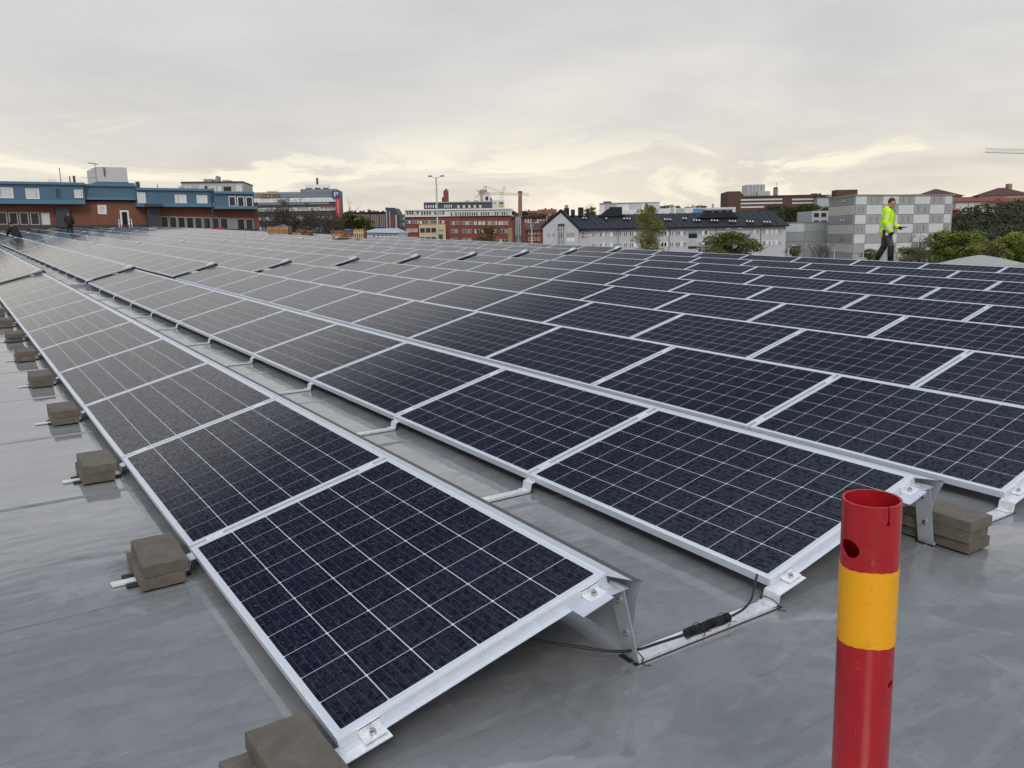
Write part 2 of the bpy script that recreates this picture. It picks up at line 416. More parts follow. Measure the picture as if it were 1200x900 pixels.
ME_DEF, ME_DEFE = deflector_mesh(False), deflector_mesh(True)
cl_ = MB()
cl_.box(0, .075, -.0125, .0125, .0018, .0042); cl_.box(.0, .075, -.006, .006, -.02, .0018)
cl_.tube([(.0375, 0, .0042), (.0375, 0, .0085)], .0055, 6)
ME_CLAMP = cl_.mesh('clamp', M_GALV)
tilt = ROT(-TH, 'Y')
def panel_mtx(r, k): return RR @ T3(r*P, Yk[k]+.01, ZK[k]) @ tilt
order = sorted([(r, k) for r in range(NR) for k in range(NK)], key=lambda a: (Vector((a[0]*P+.5, Yk[a[1]]+.8, 0))-CAMR).length + (4 if a[0] > 4 and a[1] < 1 else 0))
def visible(r, k):
    p = CR.transposed() @ (Vector((r*P+.5, Yk[k]+.83, .1))-CAMR)
    return p.z > 0 and abs(p.x/p.z) < 600/F+.8/p.z
order = [a for a in order if visible(*a)]
single = order[:300]; rest = order[300:]
near_cells = set()
for (r, k) in single:
    p = Vector((r*P+.5, Yk[k]+.83, .1))-CAMR
    if p.length < 8.2 and len(near_cells) < 26: near_cells.add((r, k))
rows_txt = [ORD[i] for i in range(10)]
for (r, k) in single:
    gl = 'dark blue solar panel' if Yk[k]-r*1.1 < 4.2 else 'greyish rain-speckled solar panel'
    lab = '%s, %s from the near end in the %s row from the left' % (gl, ordn(k), rows_txt[r])
    o = thing('solar_panel', lab, 'solar panel', panel_mtx(r, k), 'solar panels mounted in long tilted rows on the roof')
    near = (r, k) in near_cells
    link('frame', ME_FRD if k == 0 else ME_FR, o); link('backsheet', ME_BACK, o)
    if near:
        for i in range(6):
            for j in range(10): link('cell', ME_CELL, o, T3(CX0+i*DX, CY0+j*DY, .0005))
    else:
        c = link('cells', ME_CELLS, o); c['kind'] = 'stuff'
    link('wind_deflector', ME_DEFE if k in SEC_START else ME_DEF, o, tilt.inverted())
    if (Vector((r*P, Yk[k], 0))-CAMR).length < 12:
        if k not in SEC_START:
            for x in (.075, .83): link('clamp', ME_CLAMP, o, T3(x, -.01, 0))
mb = MB()
for (r, k) in rest:
    T = T3(r*P, Yk[k]+.01, ZK[k]) @ tilt
    mb.box(0, WID, 0, LEN, -.035, 0, 1, T)
    a = .03
    mb.quad(*[T @ Vector(q) for q in ((a, a, .002), (WID-a, a, .002), (WID-a, LEN-a, .002), (a, LEN-a, .002))], m=0)
    mb.quad(*[T3(r*P, Yk[k], ZK[k]) @ Vector(q) for q in ((.955, 0, .240), (.955, 1.66, .240), (1.03, 1.66, .24), (1.03, 0, .24))], m=1)
    mb.quad(*[T3(r*P, Yk[k], ZK[k]) @ Vector(q) for q in ((1.03, 0, .240), (1.03, 1.66, .240), (1.075, 1.66, -.05), (1.075, 0, -.05))], m=1)
if rest:
    fo = link('far_solar_panels', mb.mesh('far_solar_panels', [M_CELL, M_ALU])); fo.matrix_world = RR
    fo['kind'] = 'stuff'; tag(fo, 'mass of grey solar panel rows reaching the brick building at the far end of the roof', 'solar panels')
# end flashing at the aisles between panel fields
for si in range(1, len(SECT)-1):
    k = SEC_START[si]
    for r in range(NR):
        if not visible(r, min(k, NK-1)): continue
        m = MB()
        m.box(.02, .97, -.030, -.006, -.012, .004); m.prism([(.80, .004), (.985, .004), (.985, .045), (.93, .038)], -.12, .03, 'y')
        o = link('aisle_flashing', m.mesh('aisle_flashing', M_GALV)); o.matrix_world = panel_mtx(r, k)
        tag(o, 'bright aluminium edge strip at the %s cross aisle, %s row from the left' % (ORD[si-1], rows_txt[r]), 'flashing', 'edge strips at the gaps across the panel rows')

# ------------------------------------------------------------------ mounting rails with brackets
def strap(m, path, y0, y1, t=.003):
    """folded flat bar: path of (x,z)"""
    for (xa, za), (xb, zb) in zip(path, path[1:]):
        d = Vector((xb-xa, zb-za)).normalized(); n = Vector((-d.y, d.x))*t
        m.prism([(xa, za), (xb, zb), (xb+n.x, zb+n.y), (xa+n.x, za+n.y)], y0, y1, 'y')
def rail_parts():
    lo = MB(); strap(lo, [(.0-.050, -.082), (-.020, -.082), (-.012, -.040), (.14, -.0005-.006)], -.055, .022)
    for q in (): pass
    hi = MB()
    strap(hi, [(.925, .2005), (1.0, .214-.008)], -.060, .012, .003)
    strap(hi, [(.80, .1665), (.925, .2)], -.075, .002, .003)
    strap(hi, [(.985, .212), (1.062, -.086)], -.055, .020, -.003)
    stp = MB()
    stp.box(1.062, 1.803-.02, -.055, .022, RZ+.003, RZ+.006)
    stp.box(1.062, 1.803-.02, -.055, -.052, RZ+.006, RZ+.018)
    mt = MB(); mt.box(1.04, 1.80, -.062, .029, RZ+.0005, RZ+.003)
    return lo, hi, stp, mt
lo, hi, stp, mt = rail_parts()
ME_LO = lo.mesh('low_bracket', M_GALV); ME_HI = hi.mesh('high_bracket', M_STEEL); ME_ST = stp.mesh('strip', M_GALV); ME_MT = mt.mesh('rubber_pad', M_RUB)
bo = MB()
bo.tube([(0, 0, 0), (0, 0, .008)], .010, 12); bo.tube([(0, 0, .008), (0, 0, .015)], .0065, 6); ME_BO = bo.mesh('bolt', M_BOLT)
ec = MB(); strap(ec, [(0, -.004), (.07, -.004)], -.045, .0, .003); ec.box(0, .07, -.0035, 0, -.004, .022); ec.box(0, .07, -.0035, .014, .0185, .0215)
ME_EC = ec.mesh('end_clamp', M_GALV)
def rail(r, k, label, bolts=True):
    o = thing('mounting_rail', label, 'mounting rail', RR @ T3(r*P, Yk[k], ZK[k]), 'aluminium mounting rails between the panel rows')
    if r >= 0:
        link('high_bracket', ME_HI, o); link('strip', ME_ST, o); link('rubber_pad', ME_MT, o)
        if bolts:
            for z in (.15, .02):
                x = .985+(.212-z)/.298*.077
                link('bolt', ME_BO, o, T3(x-.003, -.02, z) @ ROT(-pi/2+.25, 'Y'))
    else:
        m = MB(); m.box(P-.325, P-.045, -.038, .012, RZ+.004, RZ+.008); m.box(P-.325, P-.045, -.041, -.038, RZ+.004, RZ+.012); part('strip', m, M_GALV, o)
        m = MB(); a = .24 if k < 3 else .21
        for y0 in (-.085, .018): m.box(P-a-.035, P-.02, y0, y0+.040, RZ+.0005, RZ+.009)
        part('rubber_pad', m, M_RUB, o)
    link('low_bracket', ME_LO, o, T3(P, 0, 0))
    if k == 0:
        e = link('end_clamp', ME_EC, o, T3(P, .008, 0) @ tilt @ T3(.06, 0, -.035+.008)); link('bolt', ME_BO, e, T3(.035, -.022, 0))
        if r >= 0:
            e = link('end_clamp', ME_EC, o, tilt @ T3(.88, .008, -.035+.008)); link('bolt', ME_BO, e, T3(.035, -.022, 0))
    return o
for k in range(0, 24):
    rail(0, k, 'aluminium rail on the roof between the first and second rows, %s from the near end' % ordn(k), k < 6)
for k in range(0, 8):
    rail(-1, k, 'short aluminium rail end poking out left of the first row, %s from the near end' % ordn(k))
for r in (1, 2, 3):
    rail(r, 0, 'aluminium rail at the near row ends between the %s and %s rows' % (ORD[r], ORD[r+1]))

# ------------------------------------------------------------------ ballast blocks
def block_mesh(seed):
    rnd = random.Random(seed); bm = bmesh.new(); bmesh.ops.create_cube(bm, size=1)
    for v in bm.verts: v.co.x *= .175; v.co.y *= .35; v.co.z *= .0495
    bmesh.ops.bevel(bm, geom=list(bm.edges), offset=.0022, segments=2, affect='EDGES')
    bmesh.ops.subdivide_edges(bm, edges=[e for e in bm.edges if e.calc_length() > .1], cuts=5, use_grid_fill=True)
    chips = [Vector((rnd.choice((-1, 1))*.0875, rnd.uniform(-.17, .17), rnd.choice((-1, 1))*.0247)) for _ in range(4)]+[Vector((rnd.uniform(-.08, .08), -.175, .0247)) for _ in range(2)]
    for v in bm.verts:
        v.co += Vector((rnd.uniform(-1, 1), rnd.uniform(-1, 1), rnd.uniform(-1, 1)))*.0012
    for v in bm.verts:
        for cc in chips:
            d = (v.co-cc).length
            if d < .022: v.co -= (cc.normalized())*(.022-d)*.2
    me = bpy.data.meshes.new('ballast_block'); bm.to_mesh(me); bm.free(); me.materials.append(M_CONC); return me
BLK = [block_mesh(i) for i in range(7)]
def block(x, y, lvl, a, label, i):
    o = link('ballast_block', BLK[i % 7]); o.matrix_world = RR @ T3(x, y, RZ+.010+.025+lvl*.0498) @ ROT(a, 'Z')
    tag(o, label, 'concrete block', 'concrete ballast blocks holding down the panels')
rb = random.Random(3)
for k in range(0, 9):
    for lv in range(2):
        if k == 0:
            x, y, a = ((-.128, .0, .0), (-.118, -.012, .02))[lv]
            if lv == 0: x, y = -.20, -.03
        else:
            x = -.128+rb.uniform(-.008, .008)-(.012 if lv == 0 else 0); y = Yk[k]+.005+rb.uniform(-.02, .02); a = rb.uniform(-.03, .03)
        block(x, y, lv, a, '%s concrete block left of the first panel row, %s stack from the near end' % (('lower', 'upper')[lv], ORD[k]), k+lv)
for lv in range(3):
    block(2.952+(.006, -.008, .0)[lv], -.035+(.0, .004, -.004)[lv], lv, (.0, .03, -.01)[lv],
          '%s grey-brown concrete block of the three stacked behind the red post' % ('bottom', 'middle', 'top')[lv], lv)

# ------------------------------------------------------------------ cables
def smooth_path(pts, n=8):
    pts = [Vector(p) for p in pts]; out = []
    for i in range(len(pts)-1):
        p0, p1, p2, p3 = pts[max(i-1, 0)], pts[i], pts[i+1], pts[min(i+2, len(pts)-1)]
        for j in range(n):
            t = j/n
            out.append(.5*((2*p1)+(-p0+p2)*t+(2*p0-5*p1+4*p2-p3)*t*t+(-p0+3*p1-3*p2+p3)*t**3))
    out.append(pts[-1]); return out
cb = thing('cable', 'black cable with ribbed sleeve strapped to the rail between first and second rows', 'cable', RR)
m = MB(); m.tube(smooth_path([(.72, .16, .02), (.85, .10, -.02), (.98, .0, -.04), (1.07, -.03, -.05), (1.18, -.018, -.066), (1.30, -.033, -.062)]), .0052, 8); part('wire', m, M_CABLE, cb, smooth=True)
m = MB(); m.tube(smooth_path([(1.53, -.033, -.062), (1.62, -.02, -.062), (1.70, .01, -.055), (1.77, .05, -.01), (1.83, .09, .0)]), .0046, 8); part('wire', m, M_CABLE, cb, smooth=True)
m = MB()
n = 27; pts = []; rad = []
for i in range(n):
    x = 1.305+i*.0083
    for dx, rr_ in ((0, .0175), (.0035, .0175), (.0045, .0135), (.0073, .0135)): pts.append((x+dx, -.033+.002*math.sin(i*.5), -.060)); rad.append(rr_)
m.tube(pts, rad, 16); part('ribbed_sleeve', m, M_CABLE, cb)
for x in (1.37, 1.50):
    m = MB(); m.tube([(x+.002*math.cos(t), -.033+.032*math.cos(t), -.064+.024*math.sin(t)) for t in [2*pi*i/20 for i in range(21)]], .0016, 6, cap=False)
    m.tube([(x, -.064, -.058), (x+.01, -.085, -.05)], .0014, 6); part('cable_tie', m, M_RUB, cb, smooth=True)
for x in (1.075, 1.775):
    m = MB(); m.tube([(x, -.0165+.044*math.cos(t), -.074+.014*math.sin(t)) for t in [2*pi*i/20 for i in range(21)]], .0022, 6, cap=False)
    m.tube([(x, -.05, -.08), (x-.01, -.075, -.084), (x+.01, -.088, -.086)], .0018, 6); part('cable_tie', m, M_RUB, cb, smooth=True)

# ------------------------------------------------------------------ red and yellow pipe post
def post():
    Tt = Vector((.6530, -1.1168, .8912)); G = Vector((.6839, -1.1319, RZ)); R0 = .0528
    ax = (Tt-G).normalized(); H = (Tt-G).length
    q = ax.to_track_quat('Z', 'Y').to_matrix().to_4x4()
    base = RR @ T3(*G) @ q
    o = thing('marker_post', 'hollow red pipe post with yellow reflective band standing on the near roof', 'post', base)
    def ring(r0, r1, z0, z1, n=72, nz=1):
        m = MB()
        for (r, s) in ((r0, 1), (r1, -1)):
            pass
        m2 = MB(); k = 0
        for i in range(nz+1):
            z = z0+(z1-z0)*i/nz
            for j in range(n):
                t = 2*pi*j/n; m2.v.append((r0*math.cos(t), r0*math.sin(t), z))
            for j in range(n):
                t = 2*pi*j/n; m2.v.append((r1*math.cos(t), r1*math.sin(t), z))
        for i in range(nz):
            for j in range(n):
                a = i*2*n+j; b = i*2*n+(j+1) % n
                m2.f.append((a, b, b+2*n, a+2*n)); m2.m.append(0)
                m2.f.append((b+n, a+n, a+3*n, b+3*n)); m2.m.append(0)
        for j in range(n):
            a = j; b = (j+1) % n; m2.f.append((b, a, a+n, b+n)); m2.m.append(0)
            e = nz*2*n; m2.f.append((e+a, e+b, e+b+n, e+a+n)); m2.m.append(0)
        return m2
    red = bpy.data.materials.new('red_painted_plastic'); red.use_nodes = True
    t = red.node_tree; nn, ll = t.nodes, t.links; b = nn['Principled BSDF']
    tc = nn.new('ShaderNodeTexCoord').outputs['Object']
    mp = nn.new('ShaderNodeMapping'); mp.inputs['Scale'].default_value = (1, 1, .35); ll.new(tc, mp.inputs[0])
    c = mixc(nn, ll, ramp(nn, ll, noise(nn, ll, mp.outputs[0], 22, 6, .65), [(.3, 0), (.7, 1)]), (.33, .008, .014), (.45, .015, .024))
    sp = ramp(nn, ll, noise(nn, ll, tc, 75, 3, .5), [(.70, 0), (.74, 1)]); c = mixc(nn, ll, sp, c, (.16, .02, .02))
    sc = ramp(nn, ll, noise(nn, ll, mp.outputs[0], 60, 5, .7, 2), [(.62, 0), (.68, 1)]); c = mixc(nn, ll, M(nn, ll, 'MULTIPLY', sc, .30), c, (.58, .22, .22))
    grime = ramp(nn, ll, noise(nn, ll, mp.outputs[0], 9, 7, .7, .5), [(.50, 0), (.75, 1)]); c = mixc(nn, ll, M(nn, ll, 'MULTIPLY', grime, .45), c, (.20, .018, .02))
    chip = ramp(nn, ll, noise(nn, ll, tc, 38, 4, .6, .6), [(.75, 0), (.76, 1)]); c = mixc(nn, ll, M(nn, ll, 'MULTIPLY', chip, .8), c, (.60, .50, .46))
    ll.new(c, b.inputs['Base Color']); b.inputs['Roughness'].default_value = .30
    bu = nn.new('ShaderNodeBump'); bu.inputs['Strength'].default_value = .25; bu.inputs['Distance'].default_value = .002
    ll.new(noise(nn, ll, tc, 45, 5, .6), bu.inputs['Height']); ll.new(bu.outputs[0], b.inputs['Normal'])
    yel = bpy.data.materials.new('yellow_reflective_film'); yel.use_nodes = True
    t = yel.node_tree; nn, ll = t.nodes, t.links; b = nn['Principled BSDF']
    tc = nn.new('ShaderNodeTexCoord').outputs['Object']
    vo = nn.new('ShaderNodeTexVoronoi'); vo.inputs['Scale'].default_value = 330; ll.new(tc, vo.inputs['Vector'])
    c = mixc(nn, ll, ramp(nn, ll, vo.outputs['Distance'], [(.2, 0), (.7, 1)]), (.90, .43, .004), (.84, .37, .003))
    dt = ramp(nn, ll, noise(nn, ll, tc, 26, 6, .7), [(.55, 0), (.75, 1)]); c = mixc(nn, ll, M(nn, ll, 'MULTIPLY', dt, .45), c, (.45, .18, .01))
    ll.new(c, b.inputs['Base Color']); b.inputs['Roughness'].default_value = .38
    pipe = link('pipe', ring(R0, R0-.0042, 0, H, nz=1).mesh('pipe', red))
    # direction towards the camera, in post coordinates
    inv = base.inverted(); cdir = inv @ CAM; ang = math.atan2(cdir.y, cdir.x)
    cutters = []
    def cutter(a, z, w, h, rnd_):
        mm = MB()
        if rnd_:
            mm.tube([(.02, 0, 0), (.09, 0, 0)], [(h/2, w/2)]*2, 24, side=(0, 0, 1))
        else: mm.box(.02, .09, -w/2, w/2, -h/2, h/2)
        c = link('pipe_hole', mm.mesh('pipe_hole', red)); c.matrix_world = T3(0, 0, z) @ ROT(ang+a, 'Z')
        cutters.append(c)
    cutter(-.76, H-.090, .044, .036, True)
    cutter(.60, H-.010, .003, .044, False)
    cutter(.60, H-.033, .007, .010, True)
    cutter(1.16, H-.365, .02, .016, True)
    for c in cutters:
        md = pipe.modifiers.new('cut', 'BOOLEAN'); md.operation = 'DIFFERENCE'; md.object = c; md.solver = 'EXACT'
    dg = bpy.context.evaluated_depsgraph_get(); dg.update()
    me = bpy.data.meshes.new_from_object(pipe.evaluated_get(dg)); pipe.modifiers.clear(); pipe.data = me
    for c in cutters: bpy.data.objects.remove(c, do_unlink=True)
    if len(me.materials) == 0: me.materials.append(red)
    for p in me.polygons: p.use_smooth = abs(p.normal.z) < .5
    try: me.set_sharp_from_angle(angle=.6)
    except Exception: pass
    pipe.parent = o
    bb = ring(R0+.0009, R0-.001, H-.284, H-.130, nz=3)
    bb.v = [(x, y, z+.0016*math.sin(3*math.atan2(y, x)+z*40)+.0006*math.sin(17*math.atan2(y, x))) for x, y, z in bb.v]; yb = part('reflective_band', bb, yel, o, smooth=True)
    try: yb.data.set_sharp_from_angle(angle=.6)
    except Exception: pass
    m = MB(); m.tube([(0, 0, -.001), (0, 0, .012)], .10, 40); part('base_plate', m, M_RUB, o)
post()

# ------------------------------------------------------------------ town: helpers
RH = Vector((math.cos(YAW), -math.sin(YAW), 0)); FH = Vector((math.sin(YAW), math.cos(YAW), 0))
GZ = -9.5                                      # street level
def ray(px, py): return CW @ Vector(((px-600)/F, -(py-450)/F, 1))
def place(px, py, b):
    """world point seen at (px, py) at forward distance b"""
    d = ray(px, py); return CAM + d*(b/d.dot(FH))
def plan(px, b, py=262):
    p = place(px, py, b); return Vector((p.x, p.y, 0))
LF = Matrix((RH, FH, (0, 0, 1))).transposed().to_4x4()       # local x to the right, y away from the camera
M_GLASS = mat('window_glass', (.022, .027, .034), .12, 0, .35, objvar=.5)
M_GLASSL = mat('bright_blind_window', (.66, .67, .66), .25, 0, .6, objvar=.12)
M_WHITE = mat('white_paint', (.80, .81, .82), .5, var=.03, vscale=1)
M_DARKROOF = mat('dark_roof_metal', (.020, .022, .028), .6, .0, .3, var=.15, vscale=2)
M_GREYM = mat('grey_metal', (.30, .31, .33), .5, .2, var=.08, vscale=2)
M_DARKG = mat('dark_grey_panel', (.055, .060, .070), .6, var=.1, vscale=1.5)
M_BLUE = mat('blue_cladding', (.085, .165, .245), .6, var=.12, vscale=1.2)
M_BLUE2 = mat('blue_trim', (.10, .21, .31), .55, var=.08, vscale=2)
M_BRICKL = brick_mat('orange_brown_brick', (.26, .098, .060), (.21, .078, .048), (.19, .10, .07), 1.5)
M_BRICKR = brick_mat('red_brick', (.24, .060, .042), (.19, .045, .034), (.2, .09, .07), 1.2)
M_BRICKD = brick_mat('dark_brown_brick', (.130, .062, .050), (.11, .05, .042), (.1, .06, .05), 1)
M_TILE = mat('red_roof_tile', (.21, .055, .040), .8, var=.2, vscale=.6)
M_TILED = mat('dark_red_roof', (.085, .034, .030), .8, var=.2, vscale=.6)
M_CREAM = mat('cream_render', (.60, .50, .32), .8, var=.08, vscale=.5)
M_WALLW = mat('pale_lilac_render', (.54, .55, .61), .8, var=.05, vscale=.4)
M_LIGHTG = mat('light_grey_panel', (.44, .46, .48), .5, .1, var=.06, vscale=.6)
M_LIGHTW = mat('white_fluted_panel', (.70, .73, .75), .45, .1, var=.05, vscale=.6)
M_MIDG = mat('grey_fluted_panel', (.42, .425, .44), .5, .1, var=.07, vscale=.6)
M_BARK = mat('bark', (.085, .068, .054), .9, var=.2, vscale=2)
M_POLE = mat('galvanised_pole', (.42, .43, .42), .5, .4)
M_ORANGE = mat('orange_sign', (.75, .26, .02), .5)
M_WOOD = mat('pallet_wood', (.38, .225, .11), .8, var=.25, vscale=3)
M_WOODD = mat('old_pallet_wood', (.24, .12, .06), .8, var=.3, vscale=3)
M_REDSIGN = mat('red_sign', (.55, .03, .06), .5)
M_GREEN = mat('green_sign', (.02, .22, .10), .5)
M_YEL = mat('yellow_sign', (.75, .55, .03), .5)

class B:
    """a building whose front wall runs between two plan points; parts are set by where they stand on that wall"""
    def __init__(s, name, label, cat, pl, bl, pr, br, zg=GZ, group=None, py=262):
        s.A = plan(pl, bl, py); s.Bp = plan(pr, br, py); d = s.Bp-s.A; s.W = d.length; s.dir = d.normalized()
        s.nrm = Vector((-s.dir.y, s.dir.x, 0)); s.zg = zg
        m = Matrix((s.dir, s.nrm, (0, 0, 1))).transposed().to_4x4(); m.translation = Vector((s.A.x, s.A.y, zg))
        s.m = m; s.o = thing(name, label, cat, m, group)
    def pt(s, px, py, d=0):
        r = ray(px, py); t = ((s.A + s.nrm*d - CAM).dot(s.nrm))/r.dot(s.nrm); p = CAM+r*t
        return (p-s.A).dot(s.dir), p.z-s.zg
    def rect(s, x0, x1, y0, y1, d=0):
        ym = (y0+y1)/2; xm = (x0+x1)/2
        return s.pt(x0, ym, d)[0], s.pt(x1, ym, d)[0], s.pt(xm, y1, d)[1], s.pt(xm, y0, d)[1]   # s0 s1 zbot ztop
    def box(s, name, x0, x1, y0, y1, d0, d1, mt, label=None, parent=None):
        """y1 None: down to the ground. d: distance behind the wall line (negative = proud of it)"""
        a, b_, zb, zt = s.rect(x0, x1, y0, y0 if y1 is None else y1, d0)
        if y1 is None: zb = 0
        m = MB(); m.box(a, b_, d0, d1, zb, zt); return part(name, m, mt, parent or s.o, label=label)
    def win(s, a, b_, zb, zt, d=0, fr=.06, fm=None, gm=None, bars=0):
        fm = fm or M_WHITE; gm = gm or M_GLASS
        key = ('w', round(b_-a, 2), round(zt-zb, 2), round(fr, 3), bars, fm.name, gm.name)
        if key not in CACHE:
            w = b_-a; h = zt-zb; m = MB()
            m.box(0, w, -.06, .02, 0, fr); m.box(0, w, -.06, .02, h-fr, h); m.box(0, fr, -.06, .02, fr, h-fr); m.box(w-fr, w, -.06, .02, fr, h-fr)
            for i in range(bars):
                x = w*(i+1)/(bars+1); m.box(x-fr*.4, x+fr*.4, -.055, .02, fr, h-fr)
            g = MB(); g.box(fr*.9, w-fr*.9, -.02, .01, fr*.9, h-fr*.9)
            CACHE[key] = (m.mesh('window', fm), g.mesh('pane', gm))
        me, mg = CACHE[key]
        o = link('window', me, s.o, T3(a, d, zb)); link('pane', mg, o); return o
    def row(s, x0, x1, y0, y1, n, fill=.6, d=0, xr=None, fr=.06, fm=None, gms=None, skip=(), bars=0, seed=1):
        """n windows in a row between x0 and x1; y0 and y1 measured at xr"""
        xr = xr if xr is not None else (x0+x1)/2
        a = s.pt(x0, (y0+y1)/2, d)[0]; b_ = s.pt(x1, (y0+y1)/2, d)[0]; zb = s.pt(xr, y1, d)[1]; zt = s.pt(xr, y0, d)[1]
        rnd = random.Random(seed); st = (b_-a)/n
        for i in range(n):
            if i in skip: continue
            gm = rnd.choice(gms) if gms else None
            s.win(a+st*i+st*(1-fill)/2, a+st*(i+1)-st*(1-fill)/2, zb, zt, d, fr, fm, gm, bars)
CACHE = {}
def strokes(name, n, a, z, h, w, d, mt, parent, seed=1):
    """raised letters too small to read in the photograph: uneven upright and cross strokes"""
    rnd = random.Random(seed); m = MB(); st = w/n
    for i in range(n):
        x = a+i*st; k = rnd.random(); t = st*.22
        m.box(x, x+t, d-.05, d, z, z+h)
        if k > .3: m.box(x+t, x+st*.72, d-.045, d, z+h*rnd.choice((0, .42, .82)), z+h*.16+h*rnd.choice((0, .42))+.001)
        if k < .6: m.box(x+st*.5, x+st*.72, d-.05, d, z, z+h*rnd.choice((1, .55)))
    return part(name, m, mt, parent)
def text_part(name, txt, a, z, h, w, d, mt, parent, yaw=0):
    cu = bpy.data.curves.new(name, 'FONT'); cu.body = txt; cu.size = 1; cu.extrude = .02
    ob = bpy.data.objects.new(name, cu); COL.objects.link(ob); dg = bpy.context.evaluated_depsgraph_get(); dg.update()
    me = bpy.data.meshes.new_from_object(ob.evaluated_get(dg)); bpy.data.objects.remove(ob, do_unlink=True)
    xs = [v.co.x for v in me.vertices]; ys = [v.co.y for v in me.vertices]
    sx = w/(max(xs)-min(xs)); sy = h/(max(ys)-min(ys))
    for v in me.vertices: v.co = Vector(((v.co.x-min(xs))*sx, -v.co.z, (v.co.y-min(ys))*sy))
    me.materials.clear(); me.materials.append(mt)
    return link(name, me, parent, T3(a, d, z))

# ------------------------------------------------------------------ ground and hills
def sstep(a, b, x): t = min(1, max(0, (x-a)/(b-a))); return t*t*(3-2*t)
EYE = CAM.z
def hill_h(px, b):
    """terrain height (world z) in direction px of the photograph at forward distance b"""
    pts = [(-2500, 12), (0, 14), (380, 12), (560, 12), (620, 17), (700, 14), (820, 12), (860, 15), (1000, 15), (1090, 9), (1130, 13), (1200, 17), (1600, 18), (3600, 16)]
    g = pts[-1][1]
    for (x0, g0), (x1, g1) in zip(pts, pts[1:]):
        if px <= x1: g = g0+(g1-g0)*max(0, (px-x0))/(x1-x0); break
    nearb = 330 if px < 1060 else 330-120*sstep(1060, 1160, px)
    return GZ + (g+EYE-GZ-5)*sstep(nearb, nearb+170, b) + 5*sstep(600, 1500, b)
gm = MB()
R_ = [0]
for i in range(0, 61): R_.append(20*(1.09**i) if i < 60 else 9000)
R_ = [0, 40, 80, 120, 160, 200, 230, 260, 290, 320, 350, 380, 410, 440, 470, 500, 560, 640, 800, 1000, 1300, 1800, 2600, 4000, 7000]
NA = 180
for r in R_:
    for j in range(NA):
        t = 2*pi*j/NA; a = r*math.sin(t); b = r*math.cos(t)
        px = 600+F*a/max(b, 1e-3) if b > 0 else (9999 if a > 0 else -9999)
        h = hill_h(max(-2500, min(3600, px)), b) if b > 0 else GZ
        if r > 600: h = GZ+(h-GZ)*(1-sstep(1500, 4000, r))
        q = CAM + RH*a + FH*b; gm.v.append((q.x, q.y, h-.02*math.sin(j)))
for i in range(len(R_)-1):
    for j in range(NA):
        a = i*NA+j; b = i*NA+(j+1) % NA; gm.f.append((a, a+NA, b+NA, b)); gm.m.append(0)
structure('ground', gm, mat('grassy_ground', (.060, .068, .045), .95, var=.35, vscale=.05), smooth=True)
# street beyond the warehouse
st = MB(); c = CAM+FH*90; 
st.box(-260, 400, 55, 66, -.1, .03); so_ = structure('road', st, mat('asphalt', (.05, .05, .052), .85, var=.15, vscale=.5)); m_ = LF.copy(); m_.translation = Vector((CAM.x, CAM.y, GZ+.02)); so_.matrix_world = m_
st = MB(); st.box(-260, 400, 66, 69, -.1, .16); so_ = structure('pavement', st, mat('paving', (.22, .22, .21), .85, var=.1, vscale=1)); so_.matrix_world = m_

# ------------------------------------------------------------------ brick and blue building at the far end of the roof
b = B('brick_building', 'long brick building with blue upper storey at the far left end of the roof', 'building', -60, 97, 302, 117, py=250)
b.box('wall', -60, 302, 236, None, 0, 18, M_BRICKL)
def band(x0, x1, y0, y1, d, mt, name='blue_cladding'):
    return b.box(name, x0, x1, y0, y1, d, 17.5, mt)
band(-60, 99, 214.5, 237, -.9, M_BLUE); band(99.2, 160, 216.5, 233.5, -.35, M_BLUE); band(160.2, 251, 221.5, 240.5, -.9, M_BLUE); band(251.2, 297.5, 225.5, 243.5, -1.1, M_BLUE)
b.box('eaves_trim', -60, 99, 212.5, 215.5, -1.15, 17.7, M_BLUE2); b.box('eaves_trim', 99.2, 160, 215.8, 218.2, -.6, 17.7, M_BLUE2)
b.box('eaves_trim', 160.2, 251, 220.5, 223.3, -1.15, 17.7, M_BLUE2); b.box('eaves_trim', 251.2, 298, 224.6, 227.2, -1.35, 17.7, M_BLUE2)
b.box('sill_trim', -60, 100, 234, 238.8, -1.2, .1, M_BLUE2); b.box('sill_trim', 100.2, 160, 231.5, 234.2, -.5, .1, M_BLUE2)
b.box('sill_trim', 160.2, 251.5, 238, 242.3, -1.2, .1, M_BLUE2); b.box('sill_trim', 251.7, 302, 241.5, 244.8, -1.4, .1, M_BLUE2)
rs = random.Random(5)
for x0, x1, d in ((-58, 98, -.9), (161, 250, -.9), (252, 297, -1.1)):
    s0 = b.pt(x0, 226, d)[0]; s1 = b.pt(x1, 226, d)[0]; zt = b.pt((x0+x1)/2, 216 if x0 < 0 else 223 if x0 < 200 else 227, d)[1]; zb = b.pt((x0+x1)/2, 236 if x0 < 0 else 239 if x0 < 200 else 243, d)[1]
    m = MB(); x = s0
    while x < s1: m.box(x, x+.05, d-.03, d, zb+.2, zt-.2); x += 1.2
    part('cladding_joint', m, M_BLUE2, b.o, stuff=True)
def W(x0, x1, y0, y1, d, gm=None, fr=.10, bars=0, fm=None):
    a, c_, zb, zt = b.rect(x0, x1, y0, y1, d); return b.win(a, c_, zb, zt, d-.005, fr, fm, gm, bars)
for x0, x1, y0, y1 in ((-26, -10, 219.5, 232), (-1, 15.5, 219.8, 232.3), (30, 46, 221, 233.2), (87, 97, 222.3, 232), (161, 170.5, 225.6, 238.2), (205, 218.5, 228.3, 240), (230.5, 243, 229, 240.4)):
    W(x0, x1, y0, y1, -.9, M_GLASSL)
